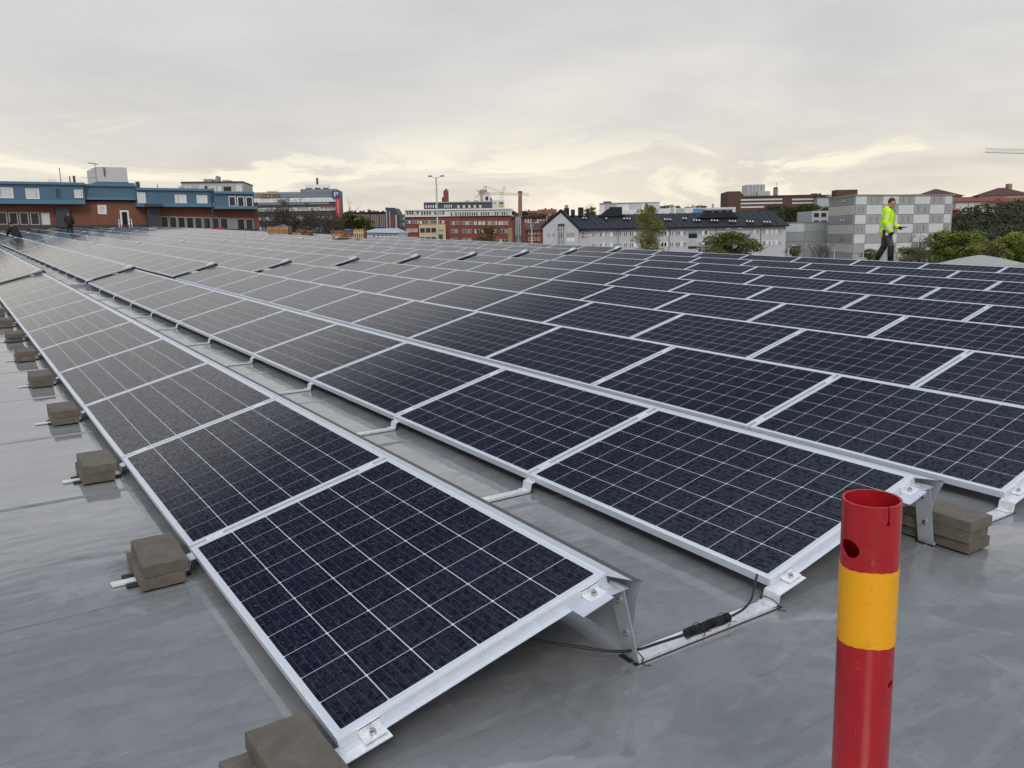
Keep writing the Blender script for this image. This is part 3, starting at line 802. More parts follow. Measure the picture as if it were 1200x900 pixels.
for x0 in (268, 278, 288): W(x0, x0+8.2, 230+(x0-268)*.03, 242+(x0-268)*.03, -1.1)
W(65, 71.5, 220.5, 232.5, -.9, M_DARKG, .05, 0, M_BLUE2); W(103.5, 108.5, 222, 227, -.35, M_BLUE2, .05, 0, M_BLUE2)
W(114.5, 124.8, 240.2, 251, 0, M_GLASSL, .22)
for i in range(10): W(-52.5+i*12.6-10.5*0, -42+i*12.6, 248.2+i*.12, 262.8+i*.12, 0, M_GLASSL if i in (8,) else M_GLASS, .09, 0, M_LIGHTG) if -42+i*12.6 < 62 else None
for i in range(11): W(188.3+i*9.95, 197.3+i*9.95, 253.5+i*.28, 267+i*.28, 0, (M_GLASS, M_GREYM)[i == 8], .09, 0, M_LIGHTG)
m = MB(); b.box('plinth', -60, 188, 263.9, None, -.12, 0, M_DARKG); b.box('plinth', 188.2, 302, 268.6, None, -.10, 0, M_DARKG)
b.box('door', 66, 82, 243, 266.5, -.5, .0, M_DARKG, 'wide dark grey double door with a hood'); b.box('door', 173, 188, 239.6, 268.5, -.9, 0, M_DARKG, 'tall dark grey door under a dark canopy')
b.box('canopy', 171, 191, 238.5, 242, -2.0, -.92, M_DARKG)
dr = W(141, 151.5, 246.5, 266.5, 0, M_DARKHOLE, .2); dr.name = 'door'
for x0, x1 in ((139.5, 142), (151.5, 154.5)):
    m = MB(); s0, s1, zb, zt = b.rect(x0, x1, 257, 267, -1.2)
    for s_ in (s0, s1): m.box(s_-.04, s_+.04, -1.2, -1.12, zb, zt)
    m.box(s0, s1, -1.2, -1.12, zt-.06, zt); m.box(s0, s1, -1.2, -1.12, (zb+zt)/2, (zb+zt)/2+.05); part('handrail', m, M_WHITE, b.o)
b.box('downpipe', 248.6, 249.8, 226, 270, -1.25, -1.1, M_DARKG)
b.box('equipment_room', 114.3, 149.2, 195.8, 214, 5, 13, mat('pale_pink_panel', (.60, .55, .55), .7, var=.05, vscale=.5), 'pale boxy plant room on the roof')
b.box('equipment_room_base', 114, 151, 213, 219, 4.6, 13.4, M_BLUE)
m = MB()
for x in (122.3,): 
    s0, s1, zb, zt = b.rect(x-.5, x+.5, 196, 206, 4.8); m.box(s0, s1, 4.8, 5, zb, zt)
part('roof_ladder', m, M_DARKG, b.o)
def pipe_at(bb, name, px, y0, y1, d, rpx, mt=None, label=None):
    s0, z1 = bb.pt(px, y0, d); _, z0 = bb.pt(px, y1, d); r = abs(bb.pt(px+rpx, y0, d)[0]-s0)
    m = MB(); m.tube([(s0, d, z0), (s0, d, z1)], r, 8); return part(name, m, mt or M_GREYM, bb.o, label=label)
pipe_at(b, 'flagpole', 69.5, 196.5, 217, 3, .6); pipe_at(b, 'chimney_pipe', 86.5, 206, 217, 3, 1.5, M_BRICKD); pipe_at(b, 'chimney_pipe', 81.5, 206.5, 216, 3.5, .7, M_DARKG)
pipe_at(b, 'vent', 161, 213, 222, 4, 2.6, M_DARKG); b.box('vent', 151, 158, 214.5, 221, 4, 7, M_BLUE); pipe_at(b, 'vent', 184.4, 216, 223, 3, .4, M_DARKG)
m = MB(); s0, z1 = b.pt(111, 191, 6); _, z0 = b.pt(112.5, 217, 6); _, zc_ = b.pt(111, 192.5, 6); sl_ = b.pt(103, 191, 6)[0]
m.tube([(s0, 6, z0), (s0, 6, z1)], .05, 6); m.tube([(sl_, 6, z1), (s0+.4, 6, zc_)], .06, 6)
for yy_ in (197, 208):
    z_ = b.pt(100, yy_, 6)[1]; m.tube([(b.pt(95, yy_, 6)[0], 6, z_), (s0+.8, 6, z_)], .025, 5)
part('antenna', m, M_GREYM, b.o)
# red crates in front
o = B('stacked_red_crate', 'red plastic crates standing against the brick wall under its windows', 'crate', 254, 108, 264, 109, zg=place(258, 271, 108).z)
o.box('crate_body', 253.5, 259, 267.8, 271, 0, 1.0, M_REDSIGN); o.box('crate_body', 258.8, 263, 266.5, 271, .1, 1.0, M_REDSIGN)

# ------------------------------------------------------------------ grey building behind
b = B('grey_apartment_block', 'pale grey block with rooftop units peeking over the blue roof', 'building', 209, 192, 285, 194)
b.box('wall', 212, 284.5, 213.6, None, 0, 14, M_LIGHTG); b.box('wall', 209, 213, 218.5, None, -.5, 10, M_LIGHTG)
b.box('roof', 211.5, 285, 212.6, 213.8, -.3, 14.3, M_DARKG)
for x0, x1, y0 in ((238.5, 248.5, 209.8), (260.5, 269.5, 211), (253, 255, 206), (252, 252.8, 209)): b.box('rooftop_unit', x0, x1, y0, 213.8, 2, 6, M_GREYM)
for x0, x1, y0, y1, mt in ((234, 239, 217, 223.5, M_GLASSL), (240, 243, 218, 223, M_GLASS), (245, 253, 218.5, 224, M_CREAM), (262, 271, 218.6, 224, M_GLASS), (277, 283, 216.5, 224, M_GLASSL), (217, 219.5, 218, 224, M_MIDG), (222, 224, 218, 224, M_MIDG), (256, 259, 218, 224, M_GLASSL)):
    a_, c_, zb, zt = b.rect(x0, x1, y0, y1, 0); b.win(a_, c_, zb, zt, 0, .12, M_DARKG if mt is M_GLASS else M_WHITE, mt)

# ------------------------------------------------------------------ striped office block
b = B('striped_office_block', 'long striped office block with orange sign and blue and red corner sign behind bare tree', 'building', 292, 229, 398, 231)
b.box('wall', 292, 393.5, 226.5, None, 0, 16, M_DARKG); b.box('wall', 352, 394, 221.5, 228, .5, 16, mat('grey_blue_panel', (.20, .23, .28), .6))
b.box('parapet', 292, 353, 225.2, 228, -.2, 16.2, M_GREYM)
stripe = [(226.8, 231.5, mat('grey_blue_panel', (.2, .23, .28))), (232, 237, M_WHITE), (243.2, 247.6, M_LIGHTG), (254, 258.5, M_LIGHTG), (265.5, 272, mat('pale_blue_panel', (.38, .45, .52), .5))]
for y0, y1, mt in stripe:
    b.box('facade_band', 292, 393.3, y0, y1, -.25, 0, mt)
b.box('facade_band', 292, 386, 261.2, 265, -.25, 0, mat('navy_panel', (.025, .06, .14), .5)); b.box('facade_band', 292, 386, 237.4, 240, -.2, 0, mat('grey_blue_panel', (.2, .23, .28)))
for (y0, y1, n) in ((232.6, 236.5, 34), (243.6, 247.2, 34), (254.4, 258, 30)):
    b.row(296, 392, y0, y1, n, .45, -.26, fr=.10, gms=[M_GLASS, M_GLASSL, M_GLASS, M_GREYM], seed=int(y0))
b.box('sign_board', 304.5, 328, 227.6, 231.9, -.5, -.26, M_DARKG)
s0, s1, zb, zt = b.rect(305, 327.5, 228, 231.5, -.5); strokes('sign_lettering', 9, s0, zb, zt-zb, s1-s0, -.51, M_ORANGE, b.o)
b.box('corner_sign', 389, 398, 223.5, 232, -.8, 3, mat('royal_blue_sign', (.03, .06, .28), .5))
s0, s1, zb, zt = b.rect(391.5, 396.5, 225, 230.6, -.8); text_part('sign_lettering', 'P', s0, zb, zt-zb, s1-s0, -.83, M_WHITE, b.o)
b.box('vertical_sign', 393.6, 398, 232.2, 254.5, -.8, 3, M_REDSIGN); b.box('sign_lettering', 395.4, 396.8, 234, 250, -.87, -.82, mat('pink_lettering', (.6, .35, .38)))
for i, mt in enumerate((M_REDSIGN, M_GREEN, M_REDSIGN, mat('purple_sign', (.2, .05, .25)))): b.box('poster', 376+i*4.3, 379+i*4.3, 241.2, 244, -.4, -.26, mt)
b.box('roof_sign', 357.5, 386.5, 216.3, 220, 2.5, 3, M_WHITE); 
for x in (359, 371, 385): pipe_at(b, 'sign_post', x, 219.8, 223, 3, .5)
b.box('rooftop_unit', 358, 364, 219.5, 223, 4, 8, M_GREYM); b.box('rooftop_unit', 369, 374, 220, 223, 4, 8, M_DARKG); b.box('rooftop_unit', 378.5, 383.5, 220.2, 223, 4, 8, M_DARKG)
pipe_at(b, 'chimney_pipe', 371.5, 208.5, 221, 5, 1.2, M_BRICKD); b.box('rooftop_unit', 313, 324, 224.2, 227, 3, 8, M_GREYM)

# ------------------------------------------------------------------ row houses
M_SLATE = mat('blue_slate', (.05, .055, .075), .6, var=.1)
b = B('brick_terrace', 'dark brown brick terrace with vertical grey window strips beyond the green tree', 'building', 396, 302, 452, 302)
b.box('wall', 404, 452, 249.5, None, 0, 12, M_BRICKD); b.box('roof', 403, 453, 248.4, 249.8, -.4, 12.4, M_DARKROOF)
for i in range(8): b.box('chimney', 408+i*5.5+(i % 3), 409.8+i*5.5+(i % 3), 246.8-(i == 4)*1.2, 249, 3, 5, M_BRICKD)
b.row(434.5, 444, 251.5, 266, 4, .45, -.05, fr=.1, fm=M_LIGHTG, gms=[M_SLATE]); b.row(445, 451.5, 251.5, 266, 3, .5, -.05, fr=.1, fm=M_LIGHTG, gms=[M_SLATE]); b.row(407, 433, 251.5, 255, 8, .5, -.05, fr=.1, fm=M_LIGHTG, gms=[M_SLATE])
b.box('entrance_roof', 411, 420, 256, 258, -4, 0, M_WHITE)
b = B('slanted_roof_tower', 'narrow tower house with a slanting dark roof between terrace and brick office', 'building', 450, 287, 475, 287)
s0, zt0 = b.pt(451.5, 243); s1, zt1 = b.pt(462, 243.5); s2, zt2 = b.pt(467, 251.5); s3, _ = b.pt(475, 252)
m = MB(); m.prism([(s0, 0), (s0, zt0), (s1, zt1), (s2, zt2), (s2, 0)], 0, 14, 'y'); part('wall', m, M_SLATE, b.o)
b.box('brick_panel', 457.8, 463, 251.5, 275, -.15, 0, M_BRICKR); b.box('window_strip', 456.4, 457.4, 248, 275, -.2, 0, M_LIGHTG); b.box('window_strip', 452.6, 453.8, 246, 275, -.2, 0, M_LIGHTG); b.box('window_strip', 463.5, 465.3, 252, 275, -.2, 0, M_LIGHTG)
b.box('wing', 467, 475, 252.2, None, 1, 12, M_SLATE); b.row(467.5, 474.5, 254, 258, 3, .6, .95, fm=M_LIGHTG, gms=[M_GLASS, M_LIGHTG]); b.row(467.5, 474.5, 261, 265, 3, .6, .95, fm=M_LIGHTG, gms=[M_GLASS, M_LIGHTG])
b = B('low_shed', 'low shed with pale blue metal roof and row of dark windows past the pallets', 'shed', 423, 96, 468, 96)
b.box('wall', 424, 467.5, 272, None, 0, 8, M_WHITE)
s0, zb = b.pt(422, 272.5); s1, _ = b.pt(468.5, 274); _, zt = b.pt(445, 267.2)
m = MB(); m.v += [(s0, -.5, zb), (s1, -.5, zb-.1), (s1-.8, 5, zt), (s0+1, 5, zt), (s0, 9, zb), (s1, 9, zb-.1)]; m.f += [(0, 1, 2, 3), (3, 2, 5, 4), (0, 3, 4), (1, 5, 2)]; m.m += [0]*4
part('roof', m, mat('pale_blue_roof_sheet', (.40, .46, .55), .45, .2), b.o)
b.row(427, 465, 274.2, 277.8, 8, .62, -.02, fr=.08)

# ------------------------------------------------------------------ red brick office
b = B('red_brick_office', 'red brick office with white top floor, dark attic storey and cream stair block', 'building', 474, 152, 601, 154)
b.box('wall', 474.5, 599.5, 253, None, 0, 15, M_BRICKR)
b.box('white_storey', 474.3, 599.7, 245.2, 253.4, -.3, 15.2, M_LIGHTW); b.box('cornice', 474, 600, 244.6, 246.1, -.6, 15.5, M_WHITE)
b.box('attic_storey', 497, 577, 237, 245.6, 3, 14, M_DARKG); b.box('attic_cap', 496.6, 577.4, 236.3, 237.4, 2.7, 14.3, M_GREYM)
GM = [M_GLASS, M_GLASS, M_GLASSL, M_GLASS, M_GLASS, M_GREYM]
b.row(476, 491, 247.3, 251.6, 5, .8, -.32, fm=M_LIGHTG, gms=GM, seed=2); b.row(493, 521, 247.6, 252, 9, .75, -.32, fm=M_LIGHTG, gms=GM, seed=3); b.row(527.5, 598, 248.3, 253, 26, .72, -.32, fm=M_LIGHTG, gms=GM, seed=4)
for (xa, xb, n, sd) in ((475.3, 481.5, 2, 5), (482.5, 491, 4, 6), (491.5, 521, 9, 7)): b.row(xa, xb, 258.3, 262.2, n, .82, -.05, fm=M_LIGHTG, gms=GM, seed=sd)
for (xa, xb, n, sd) in ((528, 539, 5, 8), (540.5, 554, 6, 9), (555, 559, 2, 10), (560, 569, 2, 11), (570, 583, 6, 12), (584, 596, 4, 13)): b.row(xa, xb, 259, 263.8, n, .82, -.05, fm=M_LIGHTG, gms=GM if n != 2 else [M_GLASSL], seed=sd)
for (xa, xb, n, sd) in ((475.5, 490, 2, 21),): b.row(xa, xb, 268, 272, n, .85, -.05, gms=[M_GREYM], seed=sd, bars=2)
for (xa, xb, n, sd) in ((528, 537, 4, 14), (541, 553, 5, 15), (556, 567, 4, 16), (572, 583, 5, 17), (585, 595, 3, 18)): b.row(xa, xb, 268.5, 273.5, n, .82, -.05, fm=M_LIGHTG, gms=GM, seed=sd)
b.row(528, 537, 279, 284, 4, .8, -.05, fm=M_LIGHTG, gms=GM, seed=19); b.row(541, 553, 279.4, 284.4, 5, .8, -.05, fm=M_LIGHTG, gms=GM, seed=20); b.row(476, 490, 277.5, 281, 4, .8, -.05, gms=[M_GREYM]); b.row(572, 595, 280, 284.8, 7, .8, -.05, fm=M_LIGHTG, gms=GM, seed=23)
b.row(498, 512, 240.3, 243.4, 5, .35, 2.95, gms=[M_LIGHTG]); b.row(520, 530, 240, 243.2, 4, .35, 2.95, gms=[M_LIGHTG]); b.row(534, 566, 240.4, 243.6, 5, .35, 2.95, gms=[M_LIGHTG])
b.box('stair_block', 491, 522, 263, None, -3, 0, M_CREAM)
for y0, y1 in ((267.2, 272.3), (277.8, 281.5)): b.row(491.8, 511.5, y0, y1, 3, .82, -3.02, fr=.10, fm=M_DARKG, bars=1)
b.box('door', 514, 519, 274.5, 283, -3.1, -3, M_DARKG); b.box('corner_panel', 595, 600.2, 267, None, -.5, 0, mat('tan_render', (.34, .22, .11)))
s0, s1, zb, zt = b.rect(514, 520, 269.2, 270.8, -3.1); strokes('sign_lettering', 6, s0, zb, zt-zb, s1-s0, -3.01, M_BRICKR, b.o, 2)
s0, s1, zb, zt = b.rect(527.8, 539, 254.6, 256.6, -.2); strokes('sign_lettering', 7, s0, zb, zt-zb, s1-s0, -.02, mat('pink_red_sign', (.80, .06, .14)), b.o)
b.box('chimney', 520.2, 525.8, 223, 238, 5, 8, M_BRICKR); b.box('chimney', 518.2, 520.3, 231, 238, 5.2, 7.8, M_BRICKR); b.box('chimney_cap', 521.8, 524, 221.3, 223.2, 6, 7, M_DARKG)
b.box('rooftop_unit', 546, 550.5, 235, 237, 6, 9, M_GREYM); b.box('rooftop_unit', 556, 560.5, 234.8, 237, 6, 9, M_GREYM)
b = B('white_silo_building', 'white tower and box with green and yellow sign rising behind the brick office', 'building', 562, 216, 592, 216)
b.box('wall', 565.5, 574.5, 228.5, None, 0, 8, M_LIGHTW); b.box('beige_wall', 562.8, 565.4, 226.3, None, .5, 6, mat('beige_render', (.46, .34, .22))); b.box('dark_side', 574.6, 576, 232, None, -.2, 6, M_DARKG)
b.box('wall', 576.5, 590.6, 234.5, None, -3, 8, M_LIGHTW); b.box('lettering_board', 585, 589.6, 236.6, 239, -3.2, -3, M_GREEN); b.box('lettering_board', 585, 589.6, 239.8, 242, -3.2, -3, M_YEL); b.box('lettering_board', 578.5, 580.5, 236.5, 238.5, -3.2, -3, M_GREYM)
b.box('window', 569, 572, 230.3, 234.3, -.2, 0, M_GLASS); b.box('plant_box', 567.3, 572.5, 225.2, 228.6, 1, 6, mat('pale_violet_panel', (.42, .38, .46)))

# ------------------------------------------------------------------ cranes, mast, stack
def lattice(m, p0, p1, w, n, r):
    p0, p1 = Vector(p0), Vector(p1); d = (p1-p0).normalized(); s_ = d.orthogonal().normalized() if abs(d.z) > .9 else Vector((0, 0, 1)); t_ = d.cross(s_)
    cs = [s_*w/2, -s_*w/2+t_*w/2, -s_*w/2-t_*w/2]
    for c in cs: m.tube([p0+c, p1+c], r*.6, 4)
    for i in range(n):
        a = p0+(p1-p0)*i/n; e = p0+(p1-p0)*(i+1)/n
        for j in range(3): m.tube([a+cs[j], e+cs[(j+1) % 3]], r*.36, 3)
M_CRY = mat('crane_yellow', (.56, .47, .33), .6); M_CRP = mat('crane_pink_grey', (.5, .3, .28), .6)
def lt(px, py, b): p = place(px, py, b); return p
cr = thing('tower_crane', 'pale yellow tower crane with long horizontal jib behind the tall brick stack', 'crane', T3(*lt(569, 262, 330)))
iv = cr.matrix_world.inverted()
m = MB(); lattice(m, iv @ Vector((*lt(569, 262, 330).xy, GZ)), iv @ lt(569, 218, 330), 1.0, 26, .10); part('mast', m, M_CRP, cr)
m = MB(); lattice(m, iv @ lt(569, 226.5, 330), iv @ lt(620, 227.8, 330), .8, 40, .10); part('jib', m, M_CRY, cr)
m = MB(); m.tube([iv @ lt(569, 218, 330), iv @ lt(590, 226.6, 330)], .07, 4); m.tube([iv @ lt(569, 218, 330), iv @ lt(562, 226, 330)], .07, 4); part('stay_cable', m, M_CRP, cr)
m = MB(); q = iv @ lt(566, 225, 330); m.box(q.x-1, q.x+1.2, q.y-1, q.y+1, q.z-.8, q.z+.8); part('cab', m, M_CRP, cr)
cr = thing('luffing_crane', 'thin luffing crane with angled boom left of the white tower', 'crane', T3(*lt(564, 262, 340))); iv = cr.matrix_world.inverted()
m = MB(); lattice(m, iv @ Vector((*lt(564, 262, 340).xy, GZ)), iv @ lt(563, 228, 340), 1.4, 20, .10); part('mast', m, M_CRY, cr)
m = MB(); lattice(m, iv @ lt(563, 228, 340), iv @ lt(558.8, 222.5, 340), 1, 8, .09); m.tube([iv @ lt(563, 227, 340), iv @ lt(556.5, 231.5, 340)], .14, 4); m.tube([iv @ lt(556.5, 231.5, 340), iv @ lt(556.3, 235, 340)], .08, 4); part('boom', m, M_CRY, cr)
cr = thing('luffing_crane', 'thin crane boom pointing up to the right above the white box', 'crane', T3(*lt(590, 262, 380))); iv = cr.matrix_world.inverted()
m = MB(); lattice(m, iv @ Vector((*lt(588, 262, 380).xy, GZ)), iv @ lt(588, 227, 380), 1.4, 20, .10); part('mast', m, M_CRY, cr)
m = MB(); lattice(m, iv @ lt(588.5, 227, 380), iv @ lt(592, 218.5, 380), 1, 10, .09); part('boom', m, M_CRY, cr)
cr = thing('tower_crane', 'grey crane jib entering from the right edge of the sky', 'crane', T3(*lt(1215, 270, 420))); iv = cr.matrix_world.inverted()
m = MB(); lattice(m, iv @ lt(1154.5, 176.3, 420), iv @ lt(1235, 178.5, 420), 1.9, 40, .12); part('jib', m, M_GREYM, cr)
m = MB(); lattice(m, iv @ Vector((*lt(1222, 262, 420).xy, GZ)), iv @ lt(1222, 165, 420), 1.9, 40, .12); part('mast', m, M_GREYM, cr)
cr = thing('brick_stack', 'tall slender brick smokestack standing alone left of the gabled house', 'smokestack', T3(*lt(609, 262, 360))); iv = cr.matrix_world.inverted()
m = MB(); m.tube([iv @ Vector((*lt(609, 262, 360).xy, GZ)), iv @ lt(609.5, 227, 360)], [1.15, .78], 14); part('shaft', m, mat('stack_brick', (.22, .12, .09), .9, var=.1), cr, smooth=True)
m = MB(); m.tube([iv @ lt(609.5, 227.2, 360), iv @ lt(609.5, 224, 360)], [.95, .95], 14); part('crown', m, M_BRICKD, cr, smooth=True)
def lamp_mast(px, ytop, b, arms, label, name='lamp_mast', r=.11, pyb=262):
    t = lt(px, ytop, b); base = Vector((t.x, t.y, GZ)); o = thing(name, label, 'street lamp', Matrix.Translation(base) @ LF); H = t.z-GZ
    m = MB(); m.tube([(0, 0, 0), (0, 0, H)], [r, r*.6], 8); part('pole', m, M_POLE, o, smooth=True)
    for s_ in arms:
        m = MB(); L_ = 1.0*abs(s_); sg = 1 if s_ > 0 else -1
        m.tube([(0, 0, H-.05), (sg*L_*.4, 0, H-.04), (sg*L_, 0, H+.12)], .035, 6); part('arm', m, M_POLE, o)
        m = MB(); m.ell((sg*(L_+.15), 0, H+.18), (.34, .20, .11), 10); part('lamp_head', m, M_GREYM, o, smooth=True)
    return o
lamp_mast(511, 207.8, 118, (-.7, .7), 'tall twin-headed floodlight mast in front of the red brick office', r=.16)
lamp_mast(623, 263.5, 95, (.35, -.01), 'short street lamp before the small dark-roofed brick house')
lamp_mast(859, 270.5, 90, (-.35, .6), 'twin street lamp in front of the round green tree')
lamp_mast(924, 290.5, 75, (.3,), 'small curved street lamp at the corner of the white building')
for px, y in ((978, 292), (1012, 293), (1037, 293)): lamp_mast(px, y, 60, (), 'thin pale pole beyond the roof edge %s' % {978: 'left of the checkered facade corner', 1012: 'right of the checkered facade corner', 1037: 'behind the legs of the man in yellow'}[px], 'thin_pole', .045)

# ------------------------------------------------------------------ houses left of the white building
b = B('modern_brick_house', 'brick block with rounded glass bay and pale window strips', 'building', 598, 233, 641, 233)
b.box('wall', 600, 640, 255.5, None, 0, 10, M_BRICKR); b.box('roof', 599.5, 640, 254.6, 255.8, -.3, 10.3, M_DARKROOF)
s0, z0 = b.pt(607.3, 254, -1); m = MB(); r = abs(b.pt(611, 254, -1)[0]-s0); m.tube([(s0, 0, 0), (s0, 0, z0)], r, 16); part('rounded_bay', m, mat('grey_blue_glass', (.16, .20, .26), .3), b.o, smooth=True)
for x in (604.8, 607.3, 609.8): b.box('bay_fin', x-.45, x+.45, 256, 276, -1.6-.3, -1.0, M_LIGHTG)
b.row(614.5, 623.5, 256.5, 261, 3, .55, -.05, fm=M_LIGHTG, gms=[M_GLASSL, M_LIGHTG]); b.row(614.5, 623.5, 262.2, 267, 3, .55, -.05, fm=M_LIGHTG, gms=[M_GLASS, M_LIGHTG]); b.row(628.5, 639, 256.8, 261.2, 3, .6, -.05, fm=M_LIGHTG, gms=[M_GLASSL, M_LIGHTG])
b = B('small_brick_house', 'small red brick house with dark red hipped roof beside the white gable', 'house', 616, 163, 642, 163)
b.box('wall', 617, 637, 269.5, None, 0, 9, M_BRICKR)
s0, zb = b.pt(615.8, 270, -.4); s1, _ = b.pt(645, 270); _, zt = b.pt(640, 258)
m = MB(); m.v += [(s0, -.5, zb), (s1, -.5, zb), (s1, 4.5, zt), (s0+3.2, 4.5, zt), (s0, 9.5, zb), (s1, 9.5, zb)]; m.f += [(0, 1, 2, 3), (3, 2, 5, 4), (0, 3, 4), (1, 5, 2)]; m.m += [0]*4; part('roof', m, M_TILED, b.o)
for y in (270.8, 278.3): b.row(618.5, 633.5, y, y+3.8, 3, .68, -.03, bars=1)
for i, (x0, x1, y0, y1, bb_) in enumerate(((612, 640, 246.5, 251, 470), (634, 652, 244.8, 248, 480), (630, 650, 247.5, 251.5, 455))):
    b = B('hillside_house', ('red roofed houses on the hill right of the brick stack', 'upper red roof on the hill beside the white gable', 'tan walled house low on the hill beside the white gable')[i], 'house', x0, bb_, x1, bb_, zg=place(x0, y1+3, bb_).z-6)
    a_, c_, zb, zt = b.rect(x0, x1, y0, y1); h_ = (zt-zb)*.55
    m = MB(); m.box(a_, c_, 0, 10, 0, zb+h_*.8); part('wall', m, (M_BRICKR, M_CREAM, M_CREAM)[i], b.o)
    m = MB(); m.v += [(a_-.5, -.5, zb+h_*.6), (c_+.5, -.5, zb+h_*.6), (c_, 5, zt), (a_, 5, zt), (a_-.5, 10.5, zb+h_*.6), (c_+.5, 10.5, zb+h_*.6)]; m.f += [(0, 1, 2, 3), (3, 2, 5, 4), (0, 3, 4), (1, 5, 2)]; m.m += [0]*4; part('roof', m, M_TILE, b.o)
    for k in range(2): m = MB(); x = a_+(c_-a_)*(.25+.42*k); m.box(x, x+1, 4.5, 5.5, zt-.5, zt+.6); part('chimney', m, M_BRICKR, b.o)

# ------------------------------------------------------------------ white gabled building
b = B('white_gabled_building', 'long pale building with white gable end and black roof dotted with skylights', 'building', 637, 137, 921, 132, py=270)
s0, ze = b.pt(637, 264.5); sA, zA = b.pt(657.8, 247.6); s1, ze1 = b.pt(678.3, 267.2); sE, zeE = b.pt(921, 270.9)
m = MB(); m.prism([(s0, 0), (s0, ze-.3), (sA, zA-.25), (s1, ze1-.2), (s1, 0)], -1.2, 13, 'y'); part('gable_wall', m, M_WALLW, b.o)
m = MB(); m.box(s1, sE, 0, 13, 0, ze1-.05); part('wall', m, M_WALLW, b.o)
zr = b.pt(800, 249.8, 6.5)[1]; sr0 = b.pt(660, 248, 6.5)[0]; sr1 = b.pt(905, 252, 6.5)[0]
m = MB()
def slab(m, a, b_, c, d, t=.18):
    n = (Vector(b_)-Vector(a)).cross(Vector(d)-Vector(a)).normalized()*t
    P_ = [Vector(q) for q in (a, b_, c, d)]; k = len(m.v); m.v += [tuple(q) for q in P_]+[tuple(q-n) for q in P_]
    for f in ((0, 1, 2, 3), (7, 6, 5, 4), (0, 4, 5, 1), (1, 5, 6, 2), (2, 6, 7, 3), (3, 7, 4, 0)): m.f.append(tuple(k+i for i in f)); m.m.append(0)
slab(m, (s1-.5, -.7, ze1-.15), (sE+.4, -.7, ze1-.15), (sr1, 6.5, zr), (sA, 6.5, zr)); part('roof', m, M_DARKROOF, b.o, label='black sheet metal roof slope facing the camera')
m = MB(); slab(m, (sE+.4, 13.7, ze1-.2), (s1-.5, 13.7, ze1-.2), (sA, 6.55, zr), (sr1, 6.55, zr)); m.quad((sE+.4, -.7, ze1-.15), (sE+.4, 13.7, ze1-.15), (sr1, 6.5, zr)); part('roof', m, M_DARKROOF, b.o, label='rear black roof slope')
for (pa, za, pb, zb_) in ((s0-.35, ze-.5, sA, zA), (sA, zA, s1+.2, ze1-.3)):
    m = MB(); m.prism([(pa, za), (pb, zb_), (pb, zb_+.32), (pa, za+.32)], -1.5, 6.4, 'y'); part('gable_roof_edge', m, M_DARKROOF, b.o)
# roof seams
m = MB(); x = s1
while x < sE-1: m.tube([(x, -.66, ze1+.06), (sA+(x-s1)/(sE-s1)*(sr1-sA), 6.46, zr+.2)], .035, 4, cap=False); x += 1.1
part('roof_seam', m, M_DARKROOF, b.o, stuff=True)
def onroof(px, py):
    """point on the front slope: (s, d, z)"""
    lo_, hi_ = -.7, 6.5
    for _ in range(30):
        d = (lo_+hi_)/2; s_, z_ = b.pt(px, py, d); zz = ze1+(zr-ze1)*(d+.7)/7.2
        if z_ > zz: lo_ = d
        else: hi_ = d
    return s_, d, z_
slp = math.atan2(zr-ze1, 7.2)
def skylight(px, py, w=.30, l=.8):
    s_, d, z_ = onroof(px, py); m = MB(); T = ROT(slp, 'X'); f_ = T3(s_, d, z_+.12) @ T
    m.box(-w/2, w/2, -l/2, l/2, 0, .12); o = part('skylight', m, M_DARKG, b.o, f_)
    m = MB(); m.box(-w/2+.05, w/2-.05, -l/2+.05, l/2-.05, .12, .135); part('pane', m, mat('skylight_glass', (.75, .78, .8), .1, 0, 1), o)
for x0, y0, n in ((683.2, 257, 2), (710.5, 257.5, 1), (731.5, 257.6, 3), (779, 258.5, 3), (800.5, 257.3, 2), (813, 259.5, 3), (834, 259.8, 3), (855, 260.5, 3), (875.5, 261, 3), (895.5, 261.6, 3)):
    for i in range(n): skylight(x0+i*3.3, y0+i*.1)
for x0, x1, mt in ((829, 838.5, M_GLASS), (850.5, 859.8, M_GLASSL)):
    s_, z_ = b.pt(x0, 267.3, .8); s2_, z2_ = b.pt(x1, 263.2, .8); m = MB(); m.box(s_, s2_, .8, 3, z_, z2_); o = part('dormer', m, M_DARKROOF, b.o); b.win(s_+.05, s2_-.05, z_+.05, z2_-.05, .78, .12, M_GREYM, mt, 1)
for x0, x1, y0, y1 in ((661, 666, 243.8, 253), (669, 671.5, 245.4, 253), (677.3, 683, 243, 253), (687, 690.3, 244.5, 253), (714, 729, 242.5, 250)): b.box('chimney', x0, x1, y0, y1, 5.5, 8, M_DARKROOF)
b.box('chimney_cowl', 661.8, 665.3, 240.3, 243.9, 6, 7.4, M_GREYM); pipe_at(b, 'chimney_pipe', 673, 245.5, 253, 6, .8, M_DARKG)
s_, _ = b.pt(701, 250, 5); s2_, _ = b.pt(733, 250, 5); _, z_ = b.pt(717, 244.5, 5); m = MB(); m.prism([(s_, zr-.3), (s_+1.6, z_), (s2_-1.6, z_), (s2_, zr-.3)], 5, 8.5, 'y'); part('roof_box', m, M_DARKROOF, b.o)
s_, zq = b.pt(824, 254, 3); s2_, _ = b.pt(861, 255, 3); _, z_ = b.pt(842, 246.2, 3); m = MB(); m.prism([(s_-1, zq-.2), (s_+.6, z_), (s2_-.6, z_), (s2_+.6, zq-.2)], 3, 10, 'y'); part('roof_box', m, M_DARKROOF, b.o)
